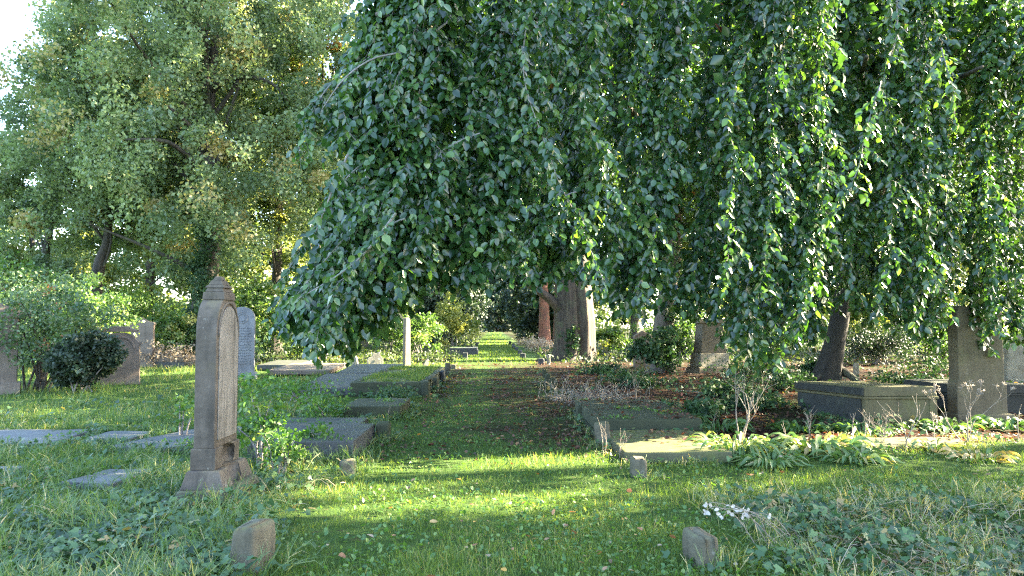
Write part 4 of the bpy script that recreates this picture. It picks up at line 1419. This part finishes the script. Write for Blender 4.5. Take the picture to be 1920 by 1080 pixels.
# broken stump
headstone('jagged sunlit broken headstone stump beside the thin standing stone', 705, 31, .3, [('slab', [(-.32, 0), (.34, 0), (.32, .36), (.22, .46), (.16, .62), (.05, .55), (-.08, .60), (-.14, .42), (-.26, .4), (-.33, .3)], .16, None, 22)], 'pale')
headstone('small sunlit stone splinter beside the broken stump', 668, 32, -.2, [('slab', [(-.16, 0), (.14, 0), (.10, .3), (.02, .42), (-.08, .30), (-.15, .34)], .14, None, 23)], 'pale')
headstone('small tilted grey stone left leaning at the verge before the far lawn', 794, 31, .4, [('slab', [(-.1, -.1), (.16, -.1), (.26, .26), (.20, .34), (.10, .24)], .12, None, 24)], 'pale')
# tiered monument behind the slim trunk
mon = thing('monument', 'pale stepped monument with sunlit dado, between the two beech trunks', 'monument', (gx(1332, 26), 26, 0), .25)
for pn, bx in (('base', (-.72, .72, -.5, .5, -.05, .22)), ('dado', (-.60, .60, -.38, .38, .221, .70)), ('shaft', (-.50, .50, -.28, .28, .701, 1.75)), ('cap', (-.58, .58, -.34, .34, 1.751, 1.9))):
    bm_obj(pn, bm_box(*bx, .02, (.05, .05) if pn != 'shaft' else (.1, .05), 1, .004, 3), M['pale' if pn == 'dado' else 'tan'], mon)  # paler dado colour stands in for sunlight on it; other tiers tan
# wide grey slab
big = thing('headstone', 'wide plain grey slab headstone with chamfered foot beside the olive chest tomb', 'headstone', (gx(1840, 12.7), 12.7, 0), .06)
bm_obj('slab', bm_prism([(-.455, 0), (.455, 0), (.455, .60), (.44, .66), (.415, .70), (.41, 1.86), (.36, 1.97), (-.36, 1.97), (-.41, 1.86), (-.415, .70), (-.44, .66), (-.455, .60)], -.13, .13, 'y', .015, .003, 30), M['greystone'], big)
bm_obj('plinth', bm_box(-.54, .54, -.24, .24, -.06, .12, .02, (.02, .02), 1, .006, 31), M['greystone'], big)
headstone('sunlit pale carved headstone behind the wide grey slab', 1924, 21, -.1, [('slab', [(-.42, 0), (.45, 0), (.45, .62), (.36, .72), (.38, 1.2), (.2, 1.42), (-.2, 1.42), (-.38, 1.2), (-.36, .72), (-.42, .62)], .26, None, 25)], 'pale')
headstone('small pale rounded marker stone standing beyond the chest tomb', 1610, 25, 0, [('slab', [(-.09, 0), (.09, 0), (.09, .38), (.05, .45), (-.05, .45), (-.09, .38)], .1, None, 26)], 'pale')
headstone('shaded brown headstone glimpsed between the slim trunk and the ivy', 1205, 29, .2, [('slab', gable(.36, 0, 1.3, 1.5), .18, None, 27)], 'brownstone')

# ------------------------------------------------------------------ chest tombs


def chest(label, x, y, rz, hx, hy, h, mat, seed, lid=.16):
    o = thing('chest_tomb', label, 'tomb', (x, y, 0), rz)
    b = bm_box(-hx, hx, -hy, hy, -.05, h - lid - .045, .012, None, 2, .006, seed)
    ch_ = bm_obj('chest', b, M[mat], o)
    bm_obj('moulding', bm_box(-hx - .03, hx + .03, -hy - .03, hy + .03, h - lid - .044, h - lid - .004, .012, None, 0, .003, seed + 1), M[mat], o)
    bm_obj('lid', bm_box(-hx - .015, hx + .015, -hy - .015, hy + .015, h - lid, h, .016, (.025, .025), 2, .006, seed + 2), M[mat], o)
    for k in (-1, 1):
        bm_obj('pilaster', bm_box(k * (hx - .06) - .06, k * (hx - .06) + .06, -hy - .012, -hy + .02, 0, h - lid - .06, .006), M[mat], ch_)
    c_, s_ = abs(math.cos(rz)), abs(math.sin(rz))
    BLOCK.append((x - hx * c_ - hy * s_, x + hx * c_ + hy * s_, y - hx * s_ - hy * c_, y + hx * s_ + hy * c_))
    return o


ct = chest('olive mossy chest tomb with dark long side, beside the wide grey headstone', 6.50, 13.05, .0, .58, 1.32, .61, 'olive', 44)
ct.rotation_euler = (math.radians(-2.2), 0, 0)
bm_obj('dark_side', bm_box(-.612, -.582, -1.22, 1.22, 0, .40, .006, None, 1, .003, 46), M['blackstone'], ct)  # darker stone colour on this side and its lid edge
bm_obj('dark_lid_edge', bm_box(-.628, -.592, -1.33, 1.33, .465, .585, .008, None, 1, .003, 47), M['blackstone'], ct)
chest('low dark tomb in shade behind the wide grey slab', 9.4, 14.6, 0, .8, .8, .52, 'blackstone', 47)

# ------------------------------------------------------------------ ledger slabs


def ledger(label, x0, x1, y0, y1, z0, z1, mat, seed, tilt=0.0, rz=0.0, group=None, edge=None, name='ledger_slab', bev=.02):
    cx, cy = (x0 + x1) / 2, (y0 + y1) / 2
    o = thing(name, label, 'grave slab', (cx, cy, z0), rz, group)
    hx, hy = (x1 - x0) / 2, (y1 - y0) / 2
    b = bm_box(-hx, hx, -hy, hy, 0, z1 - z0, bev, None, 5, .013, seed)
    for v in b.verts:
        v.co.z += tilt * v.co.y
    bm_obj('slab', b, M[mat], o)
    if edge:
        bm_obj('kerb', bm_box(-hx - .05, hx + .05, -hy - .05, hy + .05, -z0 - .06, -.004, .015, None, 2, .008, seed + 1), M[edge], o)
    BLOCK.append((x0 - .02, x1 + .02, y0 - .02, y1 + .02))
    if abs(tilt) < .001:
        TOPS.append((x0, x1, y0, y1, z1))
    return o


def pl(px, py, z):
    q = gnd(px, py, z)
    return q[0], q[1]


# path side, going away: sunny side
ledger('yellow mossed slab with bevelled edge, sun striking its near half', 1.56, 2.85, 8.85, 10.75, -.02, .12, 'mossy', 51)
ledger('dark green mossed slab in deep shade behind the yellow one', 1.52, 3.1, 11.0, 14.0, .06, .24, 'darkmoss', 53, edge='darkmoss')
ledger('flat sunlit mossy slab level with the leaf litter below the wide grey headstone', 5.0, 6.5, 9.7, 10.5, -.04, .045, 'mossy', 55)
# lawn side
ledger('low dark slab with chipped edge by the path, nearest of the verge slabs', -2.95, -1.68, 9.0, 10.6, .0, .24, 'darkstone', 57)
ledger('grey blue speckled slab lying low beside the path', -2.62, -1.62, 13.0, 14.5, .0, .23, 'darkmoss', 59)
ledger('small dark slab between the chipped slab and the speckled one', -3.35, -2.05, 11.4, 12.3, .0, .13, 'darkstone', 61)
ledger('big clean slate dark slab raised on a block, topmost of the verge graves', -4.55, -3.25, 17.3, 20.3, .10, .28, 'darkstone', 63, tilt=.05, edge='darkstone', bev=.012)
ledger('second slate dark slab behind the big clean one', -4.75, -3.05, 22.6, 25.4, .12, .30, 'darkstone', 65, tilt=.045, edge='darkstone', bev=.012)
ledger('brownish grave slab farther back under the beech fringe', -7.4, -5.4, 24.5, 27.5, .1, .25, 'brownstone', 67, tilt=.03)
ledger('dull brown slab at the beech fringe nearest the round topped headstone', -8.6, -7.2, 27.2, 29.6, .1, .28, 'darkstone', 68, tilt=.03)
# blue slabs in the grass
ledger('blue grey flat slab sunk in the lawn at the picture edge', -7.6, -6.0, 10.1, 11.5, -.03, .055, 'bluestone', 69, rz=.05)
ledger('blue grey flat slab slanting toward the tall arched headstone', -4.75, -3.85, 9.7, 11.9, -.03, .06, 'bluestone', 70, rz=-.28)
ledger('small blue grey slab fragment amid the ivy before the arched headstone', -4.3, -3.75, 7.6, 8.35, -.03, .05, 'bluestone', 71, rz=-.15)
ledger('overgrown blue grey slab corner at the picture edge', -6.0, -5.2, 7.9, 8.5, -.03, .06, 'bluestone', 72)
ledger('narrow blue grey slab strip in the grass between two larger flat slabs', -5.75, -5.05, 10.6, 11.3, -.03, .055, 'bluestone', 73, rz=-.1)
ledger('long low weathered tomb slab by the ivy clad oak', gx(268, 31), gx(362, 31), 30.5, 32, .2, .42, 'brownstone', 74, edge='darkstone')
ledger('dark low slab beneath the yellow green bush along the far path', gx(845, 44), gx(895, 44), 43, 45, .28, .42, 'darkstone', 75, edge='darkstone')

# raised grassy plot
rp = thing('raised_grave_plot', 'raised grave plot edged in dark stone with a mossy grassy top, along the path', 'grave plot', (-2.45, 20.6, 0))
for (x0, x1, y0, y1) in ((-.86, .86, -3.4, -3.22), (-.86, .86, 3.22, 3.4), (.70, .88, -3.21, 3.21), (-.88, -.70, -3.21, 3.21)):
    bm_obj('kerb', bm_box(x0, x1, y0, y1, -.06, .34, .02, None, 2, .014, 80 + x0 * 7 + y0), M['darkmoss'], rp)
b = bm_box(-.69, .69, -3.2, 3.2, 0, .325, 0, None, 6, .02, 84)
bm_obj('mossy_top', b, M['mossy'], rp)
A = Acc(rp.location)
r = RS(91)
n_ = 5200
x, y = r.uniform(-3.2, -1.7, n_), r.uniform(17.4, 23.9, n_)
k = ln(x, y, .8, 92) > -.25
x, y = x[k], y[k]
n_ = len(x)
A.leaves(np.stack([x, y, 0 * x + .32], 1), rdir(n_, r, 1.2, .6), rdir(n_, r), r.uniform(.05, .14, n_), .014, np.clip(r.normal(.5, .22, n_), 0, .97), 'blade')
A.build('turf', M['grass'], rp)
BLOCK.append((-3.35, -1.55, 17.2, 24))

# ------------------------------------------------------------------ kerb stones along the path


def kerb_stone(label, px, py, w_, d_, h, mat='kerb', seed=0, rz=0.0, x=None, lean=0.0):
    q = gnd(px, py)
    o = thing('kerb_stone', label, 'kerb stone', (q[0], q[1] + d_ / 2, 0), rz)
    b = bm_box(-w_ / 2, w_ / 2, -d_ / 2, d_ / 2, -.12, h, min(w_, d_) * .22, (.012, .012), 3, .02, seed, segs=3)
    for v in b.verts:
        v.co.x += lean * max(v.co.z, 0)
    me = bm_obj('stone', b, M[mat], None, False)
    bpy.data.objects.remove(o)
    me.name = 'kerb_stone'
    me.location = (q[0], q[1] + d_ / 2, 0)
    me.rotation_euler = (0, 0, rz)
    tag(me, label, 'kerb stone', 'kerb stones lining the path')
    for p_ in me.data.polygons:
        p_.use_smooth = True
    BLOCK.append((q[0] - w_ / 2, q[0] + w_ / 2, q[1], q[1] + d_))
    return me


kerb_stone('grey green block kerb stone with ivy on it, below the tall arched headstone', 457, 1083, .19, .34, .30, 'kerb', 101, -.12)
kerb_stone('worn brown block kerb stone beside the silver seed pods', 1326, 1072, .15, .28, .225, 'kerb', 102, .22, lean=-.05)
kerb_stone('yellow sunlit kerb stone in dry grass below the chipped dark slab', 648, 893, .19, .2, .16, 'kerb', 103, .2)
kerb_stone('square dark kerb post at the corner of the chipped slab', 717, 829, .22, .2, .27, 'darkmoss', 104)
kerb_stone('round shouldered brown kerb stone behind thin dead stems', 1133, 838, .21, .3, .31, 'kerb', 105)
kerb_stone('small rounded kerb stone at the corner of the yellow mossed slab', 1200, 896, .17, .2, .20, 'kerb', 106)
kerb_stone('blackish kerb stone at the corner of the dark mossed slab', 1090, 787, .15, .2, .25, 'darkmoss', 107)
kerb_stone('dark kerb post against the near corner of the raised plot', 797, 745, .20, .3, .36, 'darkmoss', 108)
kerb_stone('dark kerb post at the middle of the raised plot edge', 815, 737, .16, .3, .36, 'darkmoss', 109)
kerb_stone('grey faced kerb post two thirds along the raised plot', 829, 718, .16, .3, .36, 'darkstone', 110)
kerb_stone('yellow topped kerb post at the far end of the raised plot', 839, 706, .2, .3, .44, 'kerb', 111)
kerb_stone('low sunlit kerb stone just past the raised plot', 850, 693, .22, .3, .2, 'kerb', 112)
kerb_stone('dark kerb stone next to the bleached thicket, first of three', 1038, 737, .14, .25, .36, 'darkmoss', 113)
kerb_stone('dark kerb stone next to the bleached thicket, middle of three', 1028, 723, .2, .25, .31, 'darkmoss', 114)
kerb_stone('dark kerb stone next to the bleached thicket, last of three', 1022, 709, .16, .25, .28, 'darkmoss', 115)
kerb_stone('small pale sunlit kerb stone by the old fluted trunk', 1029, 683, .16, .2, .43, 'pale', 116)
kerb_stone('shaded kerb stone near the pale one by the old fluted trunk', 1015, 684, .28, .25, .28, 'darkstone', 117)
r = RS(95)
for k in range(12):
    sd_ = -1 if k % 2 == 0 else 1
    Yk = 38 + (k // 2) * 6.5
    q = (sd_ * (1.55 + .12 * r.normal()), Yk)
    o = bm_obj('kerb_stone', bm_box(-.14, .14, -.15, .15, -.1, r.uniform(.16, .34), .05, (.01, .01), 1, .015, 130 + k, segs=3), M['darkstone'], None)
    o.location = (q[0], q[1], 0)
    tag(o, 'tiny worn kerb stone beside the far stretch of the grassy path', 'kerb stone', 'tiny kerb stones of the far path')

# ------------------------------------------------------------------ dead stems


def dead_stem(label, px, py, H, seed, spread=.5, forks=3, levels=3, rad=.011, n0=3, name='dead_stem_plant', lean=(0, 0), umbel=False):
    q = gnd(px, py)
    o = thing(name, label, 'dead plant', (q[0], q[1], float(gz(q[0], q[1]))))
    r = RS(400 + seed)
    A = Acc()

    def grow(p, d, L, rr_, lev):
        nonlocal A
        rr_ = rr_ * .82
        n_ = 6
        pts = [np.array(p)]
        dd = np.array(d, float)
        for k in range(n_):
            dd = nrm(dd + r.normal(size=3) * .10 + np.array([0, 0, .05]))
            pts.append(pts[-1] + dd * L / n_)
        A.tube(pts, np.linspace(rr_, rr_ * .72, n_ + 1), 6, .5)
        if lev == 0:
            if umbel:
                for k in range(7):
                    v = nrm(dd + r.normal(size=3) * .6)
                    A.tube([pts[-1], pts[-1] + v * .05], [.0035, .003], 4, .5)
            return
        for k in range(r.randint(2, forks + 1)):
            ax = r.normal(size=3)
            ax[2] *= .35
            nd = nrm(dd + nrm(ax) * spread * r.uniform(.7, 1.2))
            grow(pts[-1] if r.rand() < .65 else pts[-3], nd, L * r.uniform(.6, .9), rr_ * .68, lev - 1)

    for k in range(n0):
        A = Acc()
        d = nrm(np.array([lean[0] + r.normal() * .16, lean[1] + r.normal() * .16, 1.0]))
        grow((r.normal() * .02, r.normal() * .02, -.02), d, H * r.uniform(.40, .5), rad, levels)
        A.build('stem', M['dry'], o, True)
    return o


dead_stem('bleached branching dead stem rising from sunlit strap leaves, tallest of the dry plants', 1388, 830, 1.0, 1, .62, 3, 2, .012, 4)
dead_stem('bleached wiry dead plant standing before the wide grey headstone', 1812, 842, .80, 2, .55, 2, 3, .010, 3, umbel=True)
dead_stem('forked bleached dead stem before the olive chest tomb', 1702, 845, .80, 3, .5, 2, 2, .011, 2)
dead_stem('thin crooked dead stem before the near corner of the chest tomb', 1612, 850, .62, 4, .5, 2, 2, .008, 2)
dead_stem('short forked dead twig rising from the second clump of strap leaves', 1520, 815, .42, 5, .7, 3, 2, .010, 2)
dead_stem('small dead sprig with seed heads between olive tomb and grey headstone', 1748, 828, .40, 6, .6, 3, 2, .008, 1, umbel=True)
dead_stem('two thin dead stems in front of the round shouldered kerb stone', 1130, 855, .48, 7, .35, 2, 2, .007, 2)
dead_stem('thin dead stems in front of the yellow mossed slab corner', 1160, 862, .42, 8, .4, 2, 2, .006, 2)
dead_stem('lone thin dead stem in front of the dark mossed slab', 1335, 800, .5, 9, .4, 2, 2, .006, 1)
dead_stem('grey dead stem at the edge of the bleached thicket', 1190, 760, .85, 10, .4, 2, 2, .010, 2)
dead_stem('low tangle of dead stems before the chest tomb front', 1655, 835, .45, 11, .9, 3, 3, .006, 4)
dead_stem('dead stalk at the picture edge beyond the wide grey headstone', 1905, 830, .7, 12, .4, 2, 1, .008, 1)
dead_stem('leaning thin dead stem below the dark side of the chest tomb', 1480, 830, .5, 13, .5, 2, 1, .007, 1, lean=(-.5, 0))
dead_stem('wispy dead stalk by the speckled slab on the lawn side', 728, 790, .5, 14, .3, 2, 1, .006, 1)
# bleached thicket
for k, (px, py, H, lab) in enumerate(((1065, 752, .62, 'bleached tangled thicket next to the three dark kerb stones'), (1110, 752, .58, 'bleached tangled thicket, middle of the row by the path'), (1150, 748, .52, 'bleached tangled thicket nearest the ivy mound'))):
    q = gnd(px, py)
    o = thing('dry_thicket', lab, 'dead shrub', (q[0], q[1], 0), 0)
    A = Acc()
    r = RS(440 + k)
    for j in range(60):
        p = np.array([r.normal() * .28, r.normal() * .45, 0])
        d = nrm(np.array([r.normal() * .7, r.normal() * .7, 1.0]))
        pts = [p]
        for q_ in range(7):
            d = nrm(d + r.normal(size=3) * .42 + (0, 0, -.02 * q_))
            pts.append(pts[-1] + d * H * r.uniform(.10, .2))
        pts = np.array(pts)
        pts[:, 2] = np.abs(pts[:, 2])
        A.tube(pts, np.linspace(.0045, .0025, 8), 4, .5)
    A.build('stem', M['deadgrey'], o, True)

# ------------------------------------------------------------------ strap-leaved clumps


def strap(label, px, py, H, seed, nl=70, R=.3, base=.5, name='strap_leaf_clump', wid=.055):
    H, R, nl, wid = H * 1.12, R * 1.15, int(nl * 2.1), wid * .72
    q = gnd(px, py)
    o = thing(name, label, 'plant', (q[0], q[1], float(gz(q[0], q[1]))))
    r = RS(500 + seed)
    A = Acc()
    for k in range(nl):
        az = r.uniform(0, 6.283)
        dr = np.array([math.cos(az), math.sin(az), 0])
        p = dr * R * math.sqrt(r.rand()) * .8 + np.array([0, 0, 0])
        L = H * r.uniform(.7, 1.5)
        up = r.uniform(.5, 1.3)
        w_ = wid * r.uniform(.7, 1.3)
        t = np.linspace(0, 1, 7)
        sp = p + dr * (L * .75 * t ** 1.1)[:, None] + np.array([0, 0, 1.0]) * (L * (up * t - (up * .55 + .45) * t ** 2.1))[:, None]
        sp[:, 2] = np.maximum(sp[:, 2], .01 + .02 * t)
        sd_ = np.array([-dr[1], dr[0], 0])
        tw_ = r.normal() * .5
        wv = np.sin(np.pi * np.clip(t * .92 + .08, 0, 1)) ** .7
        wv[-1] = .05
        side = sd_ * math.cos(tw_) + np.array([0, 0, math.sin(tw_)])
        Lf = sp - side * (w_ * wv / 2)[:, None] + np.array([0, 0, 1]) * (w_ * wv * .18)[:, None]
        Rt = sp + side * (w_ * wv / 2)[:, None] + np.array([0, 0, 1]) * (w_ * wv * .18)[:, None]
        V = np.concatenate([Lf, sp, Rt])
        i = np.arange(6)
        A.add(V, [np.stack([i, i + 7, i + 8, i + 1], 1), np.stack([i + 7, i + 14, i + 15, i + 8], 1)], float(np.clip(r.normal(base, .2), 0, 1)))
    A.build('foliage', M['hosta'], o, True)
    return o


strap('sunlit arching strap leaf clump below the tallest bleached stem', 1385, 850, .34, 1, 110, .42, .6)
strap('small strap leaf clump spilling beside the yellow mossed slab', 1440, 868, .24, 2, 60, .3, .55)
strap('broad leaved sunlit clump, largest of those before the chest tomb', 1535, 848, .36, 3, 90, .40, .62, wid=.085)
strap('strap leaf clump merging with the broad leaved one toward the flat sunlit slab', 1600, 866, .24, 4, 60, .3, .55)
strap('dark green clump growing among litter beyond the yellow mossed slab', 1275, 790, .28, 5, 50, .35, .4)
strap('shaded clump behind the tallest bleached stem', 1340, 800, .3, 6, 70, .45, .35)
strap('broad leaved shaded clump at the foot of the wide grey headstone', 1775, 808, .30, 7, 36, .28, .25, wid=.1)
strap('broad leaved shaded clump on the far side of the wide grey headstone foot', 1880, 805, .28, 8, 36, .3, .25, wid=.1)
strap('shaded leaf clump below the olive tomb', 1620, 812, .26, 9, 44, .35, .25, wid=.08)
strap('dark leaf clump below the dark side of the chest tomb', 1500, 806, .26, 10, 44, .35, .25, wid=.07)
strap('yellow tipped small leafy clump before the wide grey headstone', 1755, 845, .22, 11, 20, .16, .85, wid=.07)
strap('yellowing leaves spread at the sunny lawn edge near the picture edge', 1840, 862, .18, 12, 34, .3, .9, wid=.07)
strap('leafy weed at the corner of the chipped dark slab', 690, 815, .2, 13, 16, .14, .5, wid=.07)
strap('leafy weed lying over the small dark slab', 660, 800, .16, 14, 30, .3, .5, wid=.06)
strap('rushy green clump before the small dark slab', 610, 775, .3, 15, 60, .2, .45, wid=.03)

# ------------------------------------------------------------------ honesty with silver pods
q = gnd(1372, 1030)
o = thing('honesty_plant', 'dry honesty plant with round silver seed pods arching over the worn kerb stone', 'dead plant', (q[0], q[1], 0))
A, B = Acc(), Acc()
r = RS(600)
for k in range(7):
    e = np.array([r.uniform(-.13, .16), r.uniform(-.1, .1), r.uniform(.16, .34)])
    b0 = np.array([r.uniform(.15, .5), .05 * r.normal(), .02])
    pts = spline([b0, b0 * .5 + e * .5 + (0, 0, .08), e, e + (-.06, 0, -.04)], 10)
    A = Acc()
    A.tube(pts, np.linspace(.004, .0015, 10), 5, .5)
    st_ = A.build('stem', M['dry'], o, True)
    n_ = 5
    P = pts[-6:][r.randint(0, 6, n_)]
    L_ = r.uniform(.026, .04, n_)
    for q_ in range(n_):
        B = Acc()
        B.leaves(P[q_:q_ + 1], rdir(1, r, -.1), np.array([0, -1, .2]) + r.normal(size=(1, 3)) * .5, L_[q_], L_[q_] * .8, r.rand(1), 'beech')
        B.build('pod', M['honesty'], st_)

ground_cover()
